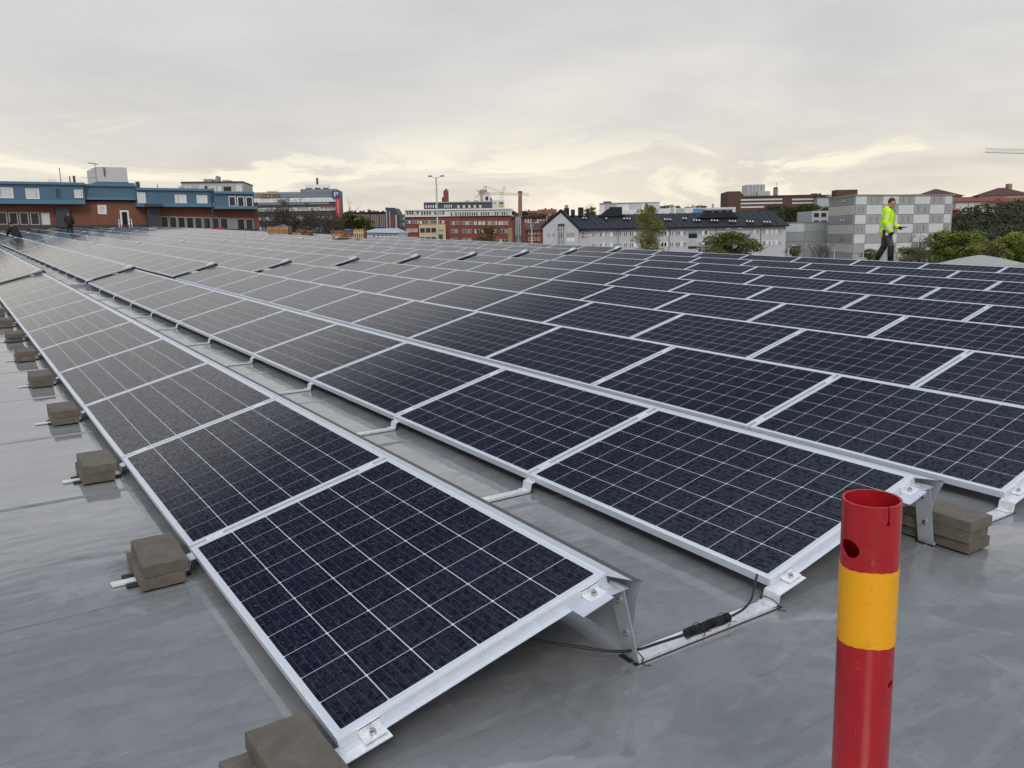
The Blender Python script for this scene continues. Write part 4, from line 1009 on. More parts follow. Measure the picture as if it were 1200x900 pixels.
b.box('roof_box_cap', 826.5, 860, 244.8, 246.4, 2.8, 10.2, M_GREYM); b.row(831, 857, 247.2, 248.8, 3, .4, 2.95, gms=[M_GREYM], fm=M_DARKG)
for x in (688, 770, 850): pass
for x in (724.3, 784, 839, 891.3): b.box('downpipe', x-.35, x+.35, 268.5, 296, -.12, 0, M_DARKG)
# windows with white shutters between
wp = [(693.6, 697.8), (703, 705.6), (709, 711), (713.2, 714.8), (718.5, 723.2), (725.5, 728), (730.8, 735), (737.8, 742.2), (774.5, 781.5), (784.8, 789), (792, 797), (800.5, 805), (818, 822.5), (825.5, 829), (832, 834), (886, 890), (893, 897.2), (901, 903), (906.5, 908), (912.8, 915)]
hw = [(706.2, 708.8), (714.9, 718), (742.8, 748), (780, 784.2), (797.5, 800.2), (822.8, 825.2), (897.6, 900.6), (903.4, 905.2), (908.6, 910.8), (883, 885.6)]
for (xr_, y0, y1) in ((700, 272.4, 277.2), (700, 285.2, 290)):
    zt_ = b.pt(xr_, y0)[1]; zb_ = b.pt(xr_, y1)[1]
    for x0, x1 in wp:
        n_ = 2 if x1-x0 > 3.6 else 1; a_ = b.pt(x0, y0)[0]; c_ = b.pt(x1, y0)[0]
        for i in range(n_): b.win(a_+(c_-a_)*i/n_+.03, a_+(c_-a_)*(i+1)/n_-.03, zb_, zt_, -.03, .045)
    for x0, x1 in hw: a_ = b.pt(x0, y0)[0]; c_ = b.pt(x1, y0)[0]; m = MB(); m.box(a_, c_, -.04, 0, zb_-.05, zt_+.05); part('white_wall_panel', m, M_WHITE, b.o)
b.row(720, 736, 268.8, 270.2, 6, .7, -.03, fr=.03)
b.box('bay_window', 807, 817, 271, 273.3, -.12, 0, mat('teal_panel', (.22, .30, .31))); b.box('bay_window', 807, 817, 274, 278.6, -.15, 0, M_GLASS); b.row(806.8, 816.5, 280, 285.6, 4, .6, -.05); b.box('bay_window', 806.5, 817, 288.5, 291, -.15, 0, M_GLASS)
# gable details
d_ = -1.2
b.box('stair_tower_window', 654.5, 660.2, 264, 290, -1.9, d_, mat('grey_glazing', (.20, .21, .23), .3)); b.box('stair_tower_roof', 653.8, 661, 262.2, 264.3, -2.1, d_, M_DARKG)
for y in (266, 271, 281, 286): b.box('stair_mullion', 654.3, 660.4, y, y+.7, -1.95, -1.9, M_LIGHTG)
b.box('stair_panel', 655.5, 658.8, 274, 277.5, -1.96, -1.9, M_DARKG); b.box('stair_mullion', 656.2, 656.7, 265, 290, -1.97, -1.9, M_WHITE); b.box('stair_mullion', 658.6, 659.1, 265, 290, -1.97, -1.9, M_WHITE)
for x in (641.5, 647.2): a_, c_, zb, zt = b.rect(x, x+2.9, 273, 277, d_); b.win(a_, c_, zb, zt, d_, .1, M_LIGHTG, M_GREYM)
a_, c_, zb, zt = b.rect(664, 673.5, 272.5, 278, d_); b.win(a_, c_, zb, zt, d_, .1, M_LIGHTG, mat('pale_teal_glass', (.28, .36, .38), .2), 4); b.box('white_wall_panel', 664, 673.5, 278.4, 283, d_-.05, d_, M_WHITE)
for i, (x, y, w, mt, tx) in enumerate(((680, 270.3, 11, M_GREEN, 8), (682, 274, 8, M_GREEN, 5), (681.8, 277.6, 8, M_REDSIGN, 6))):
    b.box('sign_mark', x, x+2, y-1.3, y+.9, -.1, 0, mt); a_, c_, zb, zt = b.rect(x+2.6, x+w, y-.7, y+.6, 0)
    strokes('sign_lettering', tx, a_, zb, zt-zb, c_-a_, -.02, M_GREYM if i < 2 else M_REDSIGN, b.o, i)

# ------------------------------------------------------------------ grey and white halls behind
b = B('grey_hall', 'white and grey flat-roofed hall behind the black roof left of the poplar', 'building', 702, 224, 773, 222)
b.box('wall', 702.5, 773, 237.8, None, 0, 20, M_LIGHTW)
for x0, x1, mt in ((709, 722.5, M_MIDG), (737, 752.5, M_MIDG), (755, 772.8, M_LIGHTG)): b.box('wall_panel', x0, x1, 238.8, 249, -.15, 0, mt)
b.box('roof', 702.3, 773.3, 237.2, 238.1, -.3, 20.3, M_GREYM); b.box('rooftop_unit', 707, 716.5, 236, 237.5, 4, 9, M_DARKG); b.box('wing', 733, 800, 245.5, None, -4, 0, M_LIGHTW)
b = B('white_hall', 'low white hall with a blue bay behind the black roof right of the poplar', 'building', 772, 204, 862, 203)
b.box('wall', 772, 862, 243.6, None, 0, 15, M_LIGHTW)
for x0, x1, mt in ((786, 802, M_LIGHTG), (790, 792, M_WHITE), (812.5, 822, mat('bright_blue_panel', (.09, .26, .55), .5)), (822.2, 828, M_GREYM)): b.box('wall_panel', x0, x1, 244.3, 252, -.2-(x0 > 789)*.05, 0, mt)
pipe_at(b, 'chimney_pipe', 835.5, 239, 245, 3, 1.2)

# ------------------------------------------------------------------ brown hospital block
b = B('brown_brick_block', 'long brown brick block with three window bands on the wooded hill', 'building', 852, 428, 962, 424, zg=6)
sT0, zT0 = b.pt(852.8, 224.3); sT1, _ = b.pt(867.5, 224.6); sT2, zT2 = b.pt(872, 229.6); sT3, _ = b.pt(960, 229.6)
m = MB(); m.prism([(sT0, 0), (sT0, zT0), (sT1, zT0), (sT2, zT2), (sT3, zT2), (sT3, 0)], 0, 22, 'y'); part('wall', m, M_BRICKD, b.o); b.box('roof', 872, 975, 229.2, 229.9, -.3, 22.3, M_DARKG)
for y in (233, 237.2, 241.5):
    b.box('window_band', 868, 917, y, y+1.9, -.1, 0, M_GREYM); b.row(868, 917, y+.1, y+1.8, 24, .8, -.12, fr=.2, gms=[M_GLASSL, M_LIGHTG, M_GLASSL], seed=int(y))
    if y < 240: b.row(928, 957, y-.3, y+1.4, 14, .8, -.12, fr=.2, gms=[M_GLASSL, M_LIGHTG], seed=int(y))
b.box('rooftop_unit', 952.5, 959, 226.6, 230, 4, 9, M_BRICKD); b.box('rooftop_unit', 961, 962.5, 226.5, 230, 4, 6, M_BRICKD)
b.box('white_wing', 958, 1005, 229.8, None, -6, 12, M_LIGHTG); b.box('white_wing_roof', 957.5, 1110, 228.6, 230, -6.4, 14, M_DARKG)
b.box('plant_room', 980, 1005, 222.3, 229.5, 2, 10, M_BRICKD, 'brown rooftop plant room'); b.box('plant_room', 1088, 1103, 227.5, 232, 2, 10, M_BRICKD); b.box('plant_room', 1005, 1095, 228, 231, 1, 8, M_GREYM)
b = B('glass_tower', 'distant grey glass tower with stepped lower part above the brown block', 'tower', 874, 700, 904, 700, zg=0)
b.box('wall', 875.4, 896.5, 216.2, None, 0, 15, mat('tower_glass', (.36, .39, .44), .3, var=.2, vscale=.3)); b.box('lower_wall', 888, 902.5, 224, None, -4, 14, M_LIGHTG)
for i in range(5): b.box('floor_band', 875.2, 896.6, 217.6+i*2.3, 218.3+i*2.3, -.3, 0, M_MIDG)
for i in range(5): b.box('pillar', 877+i*4.2, 877.6+i*4.2, 216.5, 229.5, -.5, -.3, M_LIGHTW)
b = B('round_chimney_tower', 'slim banded tower with dark top next to the distant glass tower', 'tower', 905, 650, 912, 650, zg=0)
pipe_at(b, 'shaft', 909, 219.5, 232, 2, 2.6, M_BRICKD)
for i in range(4): 
    s_, z_ = b.pt(909, 221.5+i*2, 2); m = MB(); m.tube([(s_, 2, z_), (s_, 2, z_-.6)], 1.9, 12); part('ring_band', m, M_LIGHTG, b.o)
pipe_at(b, 'aerial', 910.2, 213.5, 220, 2, .25)

# ------------------------------------------------------------------ checkered building
b = B('checkered_building', 'checkered grey and white panelled building behind the man in the yellow jacket', 'building', 1001, 118, 1115, 124, py=270)
zrow = [229.0, 240.0, 251.8, 263, 274.5, 285.7, 297]; xref = 1001
zz = [b.pt(xref, y)[1] for y in zrow]; zz[0] = b.pt(xref, 229)[1]
lw = b.m.inverted() @ plan(970.5, 131); lw = Vector((lw.x, lw.y)); fw_ = (b.m.to_3x3().inverted() @ FH).xy
rw_ = (b.m.inverted() @ plan(973, 141)).xy
foot = [(.03, .06), (b.W-.03, .06), (b.W-.03, 14), tuple(rw_), (lw.x+.1, lw.y+.03)]
m = MB(); m.prism(foot, 0, zz[0]-.05, 'z'); part('wall', m, M_MIDG, b.o)
xs = [1001.0, 1016, 1035, 1053.5, 1072, 1090.5, 1107.5, 1115.5]; ss = [b.pt(x, 231)[0] for x in xs]; ss[0] = 0
def fluted(m, a, c, z0, z1, d, step=.32):
    m.box(a+.02, c-.02, d-.03, d+.05, z0+.03, z1-.03); x = a+.1
    while x < c-.12: m.box(x, x+.1, d-.07, d-.03, z0+.06, z1-.06); x += step
light0 = [1, 0, 1, 0, 1, 0, 1]
for r in range(6):
    for c in range(7):
        li = (light0[c]+r) % 2
        m = MB(); fluted(m, ss[c], ss[c+1], zz[r+1], zz[r], 0); part('facade_panel', m, (M_MIDG, M_LIGHTW)[li], b.o)
        if not li and r < 4:
            m = MB(); m.box(ss[c]+(ss[c+1]-ss[c])*.25, ss[c]+(ss[c+1]-ss[c])*.27, -.085, -.08, zz[r+1]+.3, zz[r]-.3); m.box(ss[c]+(ss[c+1]-ss[c])*.66, ss[c]+(ss[c+1]-ss[c])*.68, -.085, -.08, zz[r+1]+.3, zz[r]-.3); part('panel_joint', m, M_DARKG, b.o)
m = MB(); m.prism([(-.1, -.15), (b.W+.1, -.15), (b.W+.1, 14.1), tuple(rw_), (lw.x-.1, lw.y)], zz[0]-.05, zz[0]+.12, 'z'); part('roof_edge', m, M_GREYM, b.o)
chk = b
b2 = B('checkered_side_wing', 'side face of the checkered building with small lit windows turned to the left', 'building', 970.5, 131, 1000.6, 118.2, py=262)
zz2 = [b2.pt(1000.6, y)[1] for y in zrow]; m = MB(); m.box(0, b2.W-.05, .051, .3, 0, zz2[0]-.06); part('wall', m, M_MIDG, b2.o)
sm_ = [0, b2.W]
M_LIT = mat('lit_window', (.9, .62, .35), .5, emit=((1, .62, .32), .75))
for r in range(6):
    li = r % 2; m = MB(); fluted(m, 0, b2.W*.985, zz2[r+1], zz2[r], 0); part('facade_panel', m, (M_MIDG, mat('cream_fluted_panel', (.66, .66, .60), .45, var=.04))[li], b2.o)
    if not li:
        for f in (.52, .62):
            a_ = b2.W*f; b2.win(a_, a_+b2.W*.07, zz2[r+1]+.55, zz2[r]-.5, -.09, .08, M_GREYM, M_LIT if r in (0, 2) else M_GLASSL)
m = MB(); m.box(-.1, b2.W, -.16, .02, zz2[0]-.05, zz2[0]+.125); part('roof_edge', m, M_GREYM, b2.o)
b3 = B('low_panel_building', 'lower grey panelled building between the white building and checkered block', 'building', 905, 140, 971, 134, py=275)
m = MB(); zt = b3.pt(938, 261)[1]; m.box(0, b3.W, .06, 14, 0, zt); part('wall', m, M_MIDG, b3.o)
zr3 = [b3.pt(938, y)[1] for y in (261, 272, 283, 294, 305)]; sx3 = [b3.pt(x, 266)[0] for x in (905, 920.5, 943, 970.5)]
for r in range(4):
    for c in range(3):
        li = (c+r) % 2; m = MB(); fluted(m, sx3[c], sx3[c+1], zr3[r+1], zr3[r], 0); part('facade_panel', m, (M_MIDG, (M_LIGHTW, mat('pale_green_grey_panel', (.36, .39, .39), .5))[r > 0])[li], b3.o)
m = MB(); m.box(-.1, b3.W+.1, -.15, 14, zt-.02, zt+.12); part('roof_edge', m, M_GREYM, b3.o)
b4 = B('grey_frame_house', 'small grey block with four dark openings above the low panelled wing', 'building', 951, 150, 972, 150)
b4.box('wall', 952, 971.5, 247.2, None, .2, 8, M_LIGHTG); b4.row(952.5, 969.5, 249.2, 254.6, 2, .75, .17, fm=M_GREYM); b4.row(952.5, 969.5, 257.8, 261, 2, .75, .17, fm=M_GREYM)

# ------------------------------------------------------------------ hillside houses on the right
def hip_house(label, x0, x1, ye, yr, b_, wallm, roofm, hipf=.42, zdrop=8, ov=.6, depth=10, wins=None, name='hillside_villa'):
    h = B(name, label, 'house', x0, b_, x1, b_-1, zg=place((x0+x1)/2, ye, b_).z-zdrop)
    a_, c_, _, ze_ = h.rect(x0, x1, ye, ye+1); zr_ = h.pt((x0+x1)/2, yr, depth/2)[1]; w = c_-a_
    m = MB(); m.box(a_+ov, c_-ov, ov, depth-ov, 0, ze_); part('wall', m, wallm, h.o)
    m = MB(); m.v += [(a_, 0, ze_), (c_, 0, ze_), (c_, depth, ze_), (a_, depth, ze_), (a_+w*hipf, depth/2, zr_), (c_-w*hipf, depth/2, zr_)]
    m.f += [(0, 1, 5, 4), (1, 2, 5), (2, 3, 4, 5), (3, 0, 4), (3, 2, 1, 0)]; m.m += [0]*5; part('roof', m, roofm, h.o)
    return h
M_PEACH = mat('peach_render', (.42, .27, .18), .8, var=.06, vscale=.5)
h = hip_house('peach villa with dark pyramid roof right of the checkered building', 1085, 1131.5, 229.8, 221.2, 230, M_PEACH, M_TILED, .47, depth=14)
h.row(1091, 1118, 231.5, 233.5, 5, .3, .55, fr=.06); h.box('downpipe', 1116, 1116.7, 230, 240, .4, .6, M_BRICKR)
h = hip_house('pale villa with dark pyramid roof and chimney at the right edge', 1161, 1212, 228.3, 219.8, 250, mat('pale_render', (.50, .46, .42), .8), M_TILED, .43, depth=14)
h.box('chimney', 1182.2, 1186.2, 215.2, 222.5, 6, 8, mat('tan_chimney', (.30, .22, .14)))
h = hip_house('long white house with red tiled roof above the dark trees', 1119, 1192, 235.6, 230.4, 215, mat('white_render', (.62, .62, .60), .8, var=.05, vscale=.5), M_TILE, .06, depth=11)
for x in (1135, 1156, 1166.5): h.box('downpipe', x, x+.5, 236, 246, .4, .6, M_GREYM)
h.box('chimney', 1145, 1147, 228.8, 232, 4, 6, M_TILED)
h = hip_house('white house wing with red roof at the right frame edge', 1177, 1225, 236.5, 231, 205, MATS['white_render'], M_TILE, .08, depth=10)
h = hip_house('small red roofed shed against the checkered wall on the slope', 1112, 1127, 246.5, 244.5, 190, M_BRICKR, M_TILE, .1, depth=6, zdrop=5)

# ------------------------------------------------------------------ pallets and crates near the roof edge
def roofpt(px, py): 
    d = RR.inverted().to_3x3() @ ray(px, py); t = (RZ-CAMR.z)/d.z; return CAMR+d*t
def pallet_stack(label, x0, x1, y0, bd, nl, mt, slats=6, name='pallet_stack', blue=False, depth=1.0):
    o = B(name, label, 'pallets' if 'pallet' in label else 'crate', x0, bd, x1, bd, zg=0, py=274)
    zt = o.pt((x0+x1)/2, y0)[1]; zb = zt-nl*.16 if nl else zt-1.1
    z = zb
    if nl:
        i = 0
        while z < zt-.05:
            m = MB(); j_ = random.Random(i+int(x0)).uniform(-.16, .16)
            for k in range(4): m.box(j_+o.W*k/3-.09*(k > 0), j_+o.W*k/3+.17-.09*(k > 0), 0, depth, z, z+.09)
            for k in range(5): y_ = depth*k/4.4; m.box(j_, j_+o.W, y_, y_+.11, z+.10, z+.125)
            part('pallet', m, mt if i % 3 else M_WOODD, o.o); z += .155; i += 1
        m = MB(); m.box(.05, .2, .1, depth-.1, zb-.9, zb); m.box(o.W-.2, o.W-.05, .1, depth-.1, zb-.9, zb); part('bearer', m, M_WOODD, o.o)
    else:
        n = slats
        m = MB(); m.box(0.02, o.W-.02, .02, depth-.02, zb-.8, zt-.03); part('crate_body', m, M_WOODD, o.o)
        for k in range(n):
            m = MB(); a_ = o.W*k/n; m.box(a_+.02, a_+o.W/n-.03, -.01, .02, zb-.8, zt-random.Random(k).uniform(0, .05)); part('slat', m, mt, o.o)
        m = MB(); m.box(0, o.W, -.03, -.01, zt-.25, zt-.14); m.box(0, o.W, -.03, -.01, zb+.1, zb+.2); part('batten', m, mt, o.o)
    if blue:
        m = MB(); m.ell((o.W*.45, depth*.45, zt+.01), (o.W*.26, .3, .05), 10); m.ell((o.W*.62, depth*.35, zt), (o.W*.15, .2, .08), 8); part('blue_wrap', m, mat('blue_plastic', (.04, .14, .62), .4), o.o, smooth=True)
    return o
pallet_stack('light wooden crate with a blue wrap at the roof edge right of the brick building', 313, 322, 265, 52, 0, M_WOOD, 3)
pallet_stack('wide light wooden crate with blue plastic on top beside the bare tree', 321.5, 338, 264.5, 51.5, 0, M_WOOD, 5, blue=True)
pallet_stack('stack of brown pallets left below the bare tree', 345, 353.5, 268.2, 48, 4, M_WOOD)
pallet_stack('stack of brown pallets right below the bare tree', 354.5, 363, 269.0, 48, 3, M_WOODD)
pallet_stack('jumbled orange pallets left of the pale crate', 387, 400, 268.6, 42, 4, M_WOOD, blue=False)
pallet_stack('jumbled brown pallets under blue plastic wrap', 399.5, 413.5, 270.0, 41.5, 4, M_WOODD, blue=True)
pallet_stack('pale yellow slatted crate at the end of the pallets', 414, 426.5, 268, 41, 0, mat('pale_new_wood', (.50, .40, .23), .7), 5)
# shallow dome beyond the kerb
o = B('roof_dome', 'low grey roof dome peeking over the roof edge at right', 'roof dome', 1112, 33, 1192, 33, zg=-2, py=303)
m = MB(); s_, z_ = o.pt(1149, 298.8, 3)
pts = []
for i in range(7): t = i/6; pts.append((t*1.5, (1-t)))
m.tube([(s_, 3, -2), (s_, 3, z_-.38), (s_, 3, z_-.30), (s_, 3, z_-.14), (s_, 3, z_-.05), (s_, 3, z_)], [1.9, 1.75, 1.45, .8, .35, .05], 24)
part('dome_shell', m, mat('weathered_grey_sheet', (.33, .34, .33), .7, var=.1, vscale=3), o.o, smooth=True)

# ------------------------------------------------------------------ trees
def leaf_mat(name, c):
    m = bpy.data.materials.new(name); m.use_nodes = True; MATS[name] = m
    t = m.node_tree; nn, ll = t.nodes, t.links; b_ = nn['Principled BSDF']
    g = nn.new('ShaderNodeNewGeometry')
    n = noise(nn, ll, g.outputs['Position'], .9, 4, .6)
    col = mixc(nn, ll, ramp(nn, ll, n, [(.35, 0), (.65, 1)]), tuple(k*.62 for k in c), tuple(k*1.35 for k in c))
    col = mixc(nn, ll, 1, col, ramp(nn, ll, g.outputs['Random Per Island'], [(0, .7), (1, 1.35)]), 'MULTIPLY')
    ll.new(col, b_.inputs['Base Color']); b_.inputs['Roughness'].default_value = .7
    b_.inputs['Specular IOR Level'].default_value = .25
    return m
LM_SPRING = leaf_mat('spring_green_leaves', (.135, .175, .030)); LM_PALE = leaf_mat('pale_spring_leaves', (.185, .215, .06)); LM_OLIVE = leaf_mat('olive_leaves', (.19, .18, .05)); LM_DARK = leaf_mat('dark_green_leaves', (.040, .054, .022))
LM_BROWN = leaf_mat('brown_green_leaves', (.062, .060, .030)); LM_MID = leaf_mat('mid_green_leaves', (.11, .14, .035))
def crown_mesh(seed, lm, shape='round', n=5200, leaf=.05, blobs=16):
    """unit crown: height 1 and radius about .5, centred at half height"""
    rnd = random.Random(seed); m = MB(); bl = []
    for i in range(blobs):
        t = rnd.uniform(0, 2*pi)
        if shape == 'poplar':
            z = (i+.5)/blobs; w_ = .42*min(1, (1.02-z)*2.2)**.6; r = w_*rnd.uniform(.1, .75); bl.append((r*math.cos(t), r*math.sin(t), z, w_*rnd.uniform(.45, .62), rnd.uniform(.07, .12)))
        else:
            z = rnd.uniform(.12, .86); rr_ = .36*math.sqrt(max(0, 1-((z-.42)/.52)**2))*rnd.uniform(.45, 1); bl.append((rr_*math.cos(t), rr_*math.sin(t), z, rnd.uniform(.12, .2), rnd.uniform(.09, .16)))
    for i in range(n):
        x, y, z, r, h = rnd.choice(bl)
        u = rnd.gauss(0, 1), rnd.gauss(0, 1), rnd.gauss(0, 1); l = math.sqrt(sum(k*k for k in u)) or 1; q = rnd.uniform(.45, 1)**.5
        if rnd.random() < .06: q *= rnd.uniform(1.05, 1.45)
        c = Vector((x+u[0]/l*r*q, y+u[1]/l*r*q, z+u[2]/l*h*q))
        a = Vector((rnd.uniform(-1, 1), rnd.uniform(-1, 1), rnd.uniform(-1, 1))).normalized(); b_ = a.orthogonal().normalized(); s_ = leaf*rnd.uniform(.5, 1.1)
        m.quad(c-a*s_*.5-b_*s_*.28, c+a*s_*.1-b_*s_*.34, c+a*s_*.5+b_*s_*.05, c-a*s_*.05+b_*s_*.32)
    for ax in range(3):
        v_ = sorted(q[ax] for q in m.v); lo_, hi_ = v_[int(len(v_)*.01)], v_[int(len(v_)*.99)]
        o_, t_ = (0, 1) if ax == 2 else (-.5, 1)
        m.v = [tuple((o_+(q[i]-lo_)/(hi_-lo_)*t_) if i == ax else q[i] for i in range(3)) for q in m.v]
    return m.mesh('crown', lm, fix=False)
def limbs(m, p, d, l, r, depth, rnd, spread=.5, minr=.01, up=.25, kids=(2, 3)):
    segs = 3; pts = [p]; rad = [r]
    for i in range(segs):
        d = (d+Vector((rnd.uniform(-1, 1), rnd.uniform(-1, 1), rnd.uniform(-.6, .8)))*.14+Vector((0, 0, up*.12))).normalized(); p = p+d*l/segs; pts.append(p); rad.append(max(minr, r*(1-.35*(i+1)/segs)))
    m.tube(pts, rad, 5 if depth > 2 else 3, cap=False)
    if depth == 0: return
    for k in range(rnd.randint(*kids)):
        a = rnd.uniform(0, 2*pi); o_ = d.orthogonal().normalized(); q = Matrix.Rotation(a, 3, d) @ o_
        nd = (d+q*rnd.uniform(spread*.6, spread*1.3)).normalized(); st_ = pts[rnd.choice((2, 3, 3))]
        limbs(m, st_, nd, l*rnd.uniform(.62, .85), rad[-1]*.78, depth-1, rnd, spread, minr, up, kids)
CR_ = {}
def tree(name, label, px, ytop, b_, wpx, lm, shape='round', hpx=None, seed=1, n=5200, leaf=.05, group=None, zg=None, blobs=16):
    """wpx: crown width in the photograph, hpx: crown height"""
    t = lt(px, ytop, b_); sc = b_/F; zg = GZ if zg is None else zg; base = Vector((t.x, t.y, zg)); H = t.z-zg; hw_ = wpx*sc; hh = min((hpx or wpx)*sc, H*.92)
    o = thing(name, label, 'tree', Matrix.Translation(base), group)
    key = (seed, lm.name, shape, n); me = CR_.get(key)
    if me is None: me = CR_[key] = crown_mesh(seed, lm, shape, n, leaf, blobs)
    w0 = 1
    c = link('crown', me, o, T3(0, 0, H-hh) @ ROT(px*.7, 'Z') @ Matrix.Diagonal((hw_/w0, hw_/w0, hh, 1)))
    m = MB(); rnd = random.Random(seed)
    tr = max(.08, H*.02); m.tube([(0, 0, 0), (.1, 0, (H-hh)*.6), (0, .05, H-hh*.55), (0, 0, H-hh*.2)], [tr*1.3, tr, tr*.6, tr*.2], 7)
    part('trunk', m, M_BARK, o, smooth=True)
    m = MB()
    for k in range(6): limbs(m, Vector((0, 0, H-hh*rnd.uniform(.55, .95))), Vector((rnd.uniform(-1, 1), rnd.uniform(-1, 1), rnd.uniform(.4, 1))).normalized(), hw_*.28, tr*.45, 2, rnd)
    part('limb', m, M_BARK, o)
    return o
tree('poplar_tree', 'tall slim olive poplar in front of the black roofed white building', 760, 241, 105, 33, LM_OLIVE, 'poplar', hpx=58, seed=11, n=9500, leaf=.030, blobs=34)
tree('round_tree', 'round spring green tree by the lamp in front of the white building', 858, 273.2, 84, 62, LM_PALE, hpx=36, seed=17, n=11000, leaf=.040, blobs=26)
tree('round_tree', 'yellow-green tree in front of the red brick office', 570.5, 266, 92, 25, LM_OLIVE, hpx=26, seed=13, n=3500, leaf=.05)
tree('spreading_tree', 'broad green tree before the brown terrace left of the shed', 408, 253, 170, 54, LM_MID, hpx=26, seed=14, n=5500, leaf=.04)
tree('spreading_tree', 'smaller dull green tree right of the broad tree before the terrace', 428, 257, 175, 20, LM_MID, hpx=20, seed=15, n=2400, leaf=.06)
tree('small_tree', 'small bush-like tree at the corner of the pale building', 931, 287, 88, 16, LM_MID, hpx=14, seed=15, n=2400, leaf=.06)
tree('light_green_tree', 'large light green tree right of the checkered building', 1124, 271.8, 78, 66, LM_SPRING, hpx=38, seed=21, n=12000, leaf=.036, blobs=30)
tree('light_green_tree', 'light green tree at the right edge of the frame', 1192, 273.5, 82, 52, LM_SPRING, hpx=44, seed=22, n=11000, leaf=.038, blobs=26)
tree('light_green_tree', 'small light green bush between the two larger green trees', 1160, 285, 74, 38, LM_OLIVE, hpx=24, seed=13, n=3500, leaf=.05)
tree('light_green_tree', 'low green shrub in front of the checkered building behind the bare tree', 1078, 290, 88, 44, LM_MID, hpx=18, seed=14, n=5500, leaf=.04)
tree('light_green_tree', 'thin green shrub left of the legs of the man in yellow', 1020, 292, 92, 18, LM_MID, hpx=14, seed=15, n=2400, leaf=.06)
rd = random.Random(77)
names = ['dark brown-green tree on the right slope, %s' % s_ for s_ in (
    'directly beside the checkered wall', 'under the small red shed', 'below the white house with red roof', 'left of the slope centre', 'at the slope centre', 'below the pale villa', 'highest at right edge', 'low behind the light green tree', 'low in the slope middle', 'low right behind the edge tree', 'just right of the slope centre', 'at the far right edge')]
spots = [(1120, 250, 150, 34), (1128, 262, 135, 40), (1142, 242, 170, 44), (1150, 256, 145, 46), (1165, 250, 150, 46), (1176, 240, 180, 50), (1195, 236, 190, 50), (1140, 270, 120, 46), (1168, 268, 125, 50), (1192, 262, 130, 50), (1183, 252, 145, 44), (1206, 246, 150, 50)]
for i, (x, y, bd, w) in enumerate(spots):
    lm = LM_DARK if i in (3, 7, 4) else LM_BROWN if i % 3 else LM_MID if i == 3 else LM_DARK
    tree('dark_slope_tree', names[i], x, y, bd, w*1.15, lm, hpx=w*.95, seed=(31, 32, 33)[i % 3], n=5000, leaf=.045, group='dark trees covering the right slope', zg=GZ+(-2 if bd < 140 else 3))
cent = [(868, 247, 330, 22), (882, 248.5, 320, 26), (897, 246, 310, 26), (908, 240, 330, 24), (922, 244, 300, 28), (936, 242, 310, 28), (948, 240, 320, 26), (960, 243, 300, 22), (905, 254, 260, 32), (928, 255, 250, 34), (946, 256, 250, 30), (972, 245, 300, 20), (885, 256, 270, 30)]
for i, (x, y, bd, w) in enumerate(cent):
    tree('dark_hill_tree', 'dark green tree below the brown block, %s from the left along the wooded hill' % ORD[i] , x, y, bd, w*1.2, LM_DARK if i % 3 else LM_BROWN if i % 2 else LM_MID, hpx=w*.95, seed=(31, 32, 33)[i % 3], n=5000, leaf=.045, group='dark trees on the hill under the brown block', zg=GZ+2)
for i, (x, y, w) in enumerate([(400, 249.5, 16), (416, 247.8, 18), (433, 247.6, 16), (484, 249, 16), (604, 247.5, 16), (616, 248.5, 14), (628, 251, 22), (642, 250.5, 20), (654, 249, 16), (780, 240.8, 14), (790, 241.2, 12), (812, 241.8, 14), (822, 241, 12), (690, 243.5, 12)]):
    tree('distant_tree', 'far dark tree on the skyline, %s from the left' % ORD[i], x, y, 420 if i != 6 else 300, w*1.25, LM_DARK if i % 2 else LM_BROWN, hpx=w*.8, seed=(31, 32, 33)[i % 3], n=5000, leaf=.045, group='distant trees along the skyline', zg=0)
def bare_tree(label, px, ytop, b_, wpx, seed, depth=7, lm=None):
    t = lt(px, ytop, b_); H = t.z-GZ; sc = b_/F; w = wpx*sc; o = thing('bare_tree', label, 'tree', T3(t.x, t.y, GZ)); rnd = random.Random(seed)
    m = MB(); r = H*.028; m.tube([(0, 0, 0), (.1, 0, H*.25), (.05, .1, H*.4)], [r*1.4, r, r*.85], 8); part('trunk', m, M_BARK, o, smooth=True)
    m = MB()
    for k in range(7):
        a = 2*pi*k/7+rnd.uniform(-.3, .3); limbs(m, Vector((.05, .1, H*(.30+.02*k))), Vector((math.cos(a)*.8, math.sin(a)*.8, 1.05)).normalized(), H*.22, r*.6, depth-2, rnd, .62, .034*b_/130, .22, (2, 3))
    me = m.mesh('branches', M_BARK); xs_ = sorted(v.co.x for v in me.vertices); n_ = len(xs_); xs_ = xs_[int(n_*.02):int(n_*.98)]; zmx = sorted(v.co.z for v in me.vertices)[int(n_*.985)]
    kx = w/(max(xs_)-min(xs_)); kz = (H-H*.3)/(zmx-H*.3)
    for v in me.vertices:
        x, z = v.co.x*kx, H*.3+(v.co.z-H*.3)*kz; lim = w*.42
        if z > H*.85: z = H*.85+H*.13*math.tanh((z-H*.85)/(H*.15))
        if abs(x) > lim: x = math.copysign(lim+w*.12*math.tanh((abs(x)-lim)/(w*.12)), x)
        v.co = Vector((x, v.co.y*kx, z))
    link('branches', me, o)
    return o
bare_tree('large leafless tree before the striped office block', 351, 228, 120, 84, 5, 9)
bare_tree('second leafless tree close to the end of the brick building', 318, 238, 135, 50, 8, 7)
bare_tree('small leafless tree by the man in the yellow jacket', 1074, 266, 62, 40, 9, 7)
bare_tree('faint leafless shrub before the low panelled building', 962, 280, 95, 30, 10, 6)
bare_tree('leafless treetop behind the blue roof by the flagpole', 57, 204, 150, 26, 12, 6)
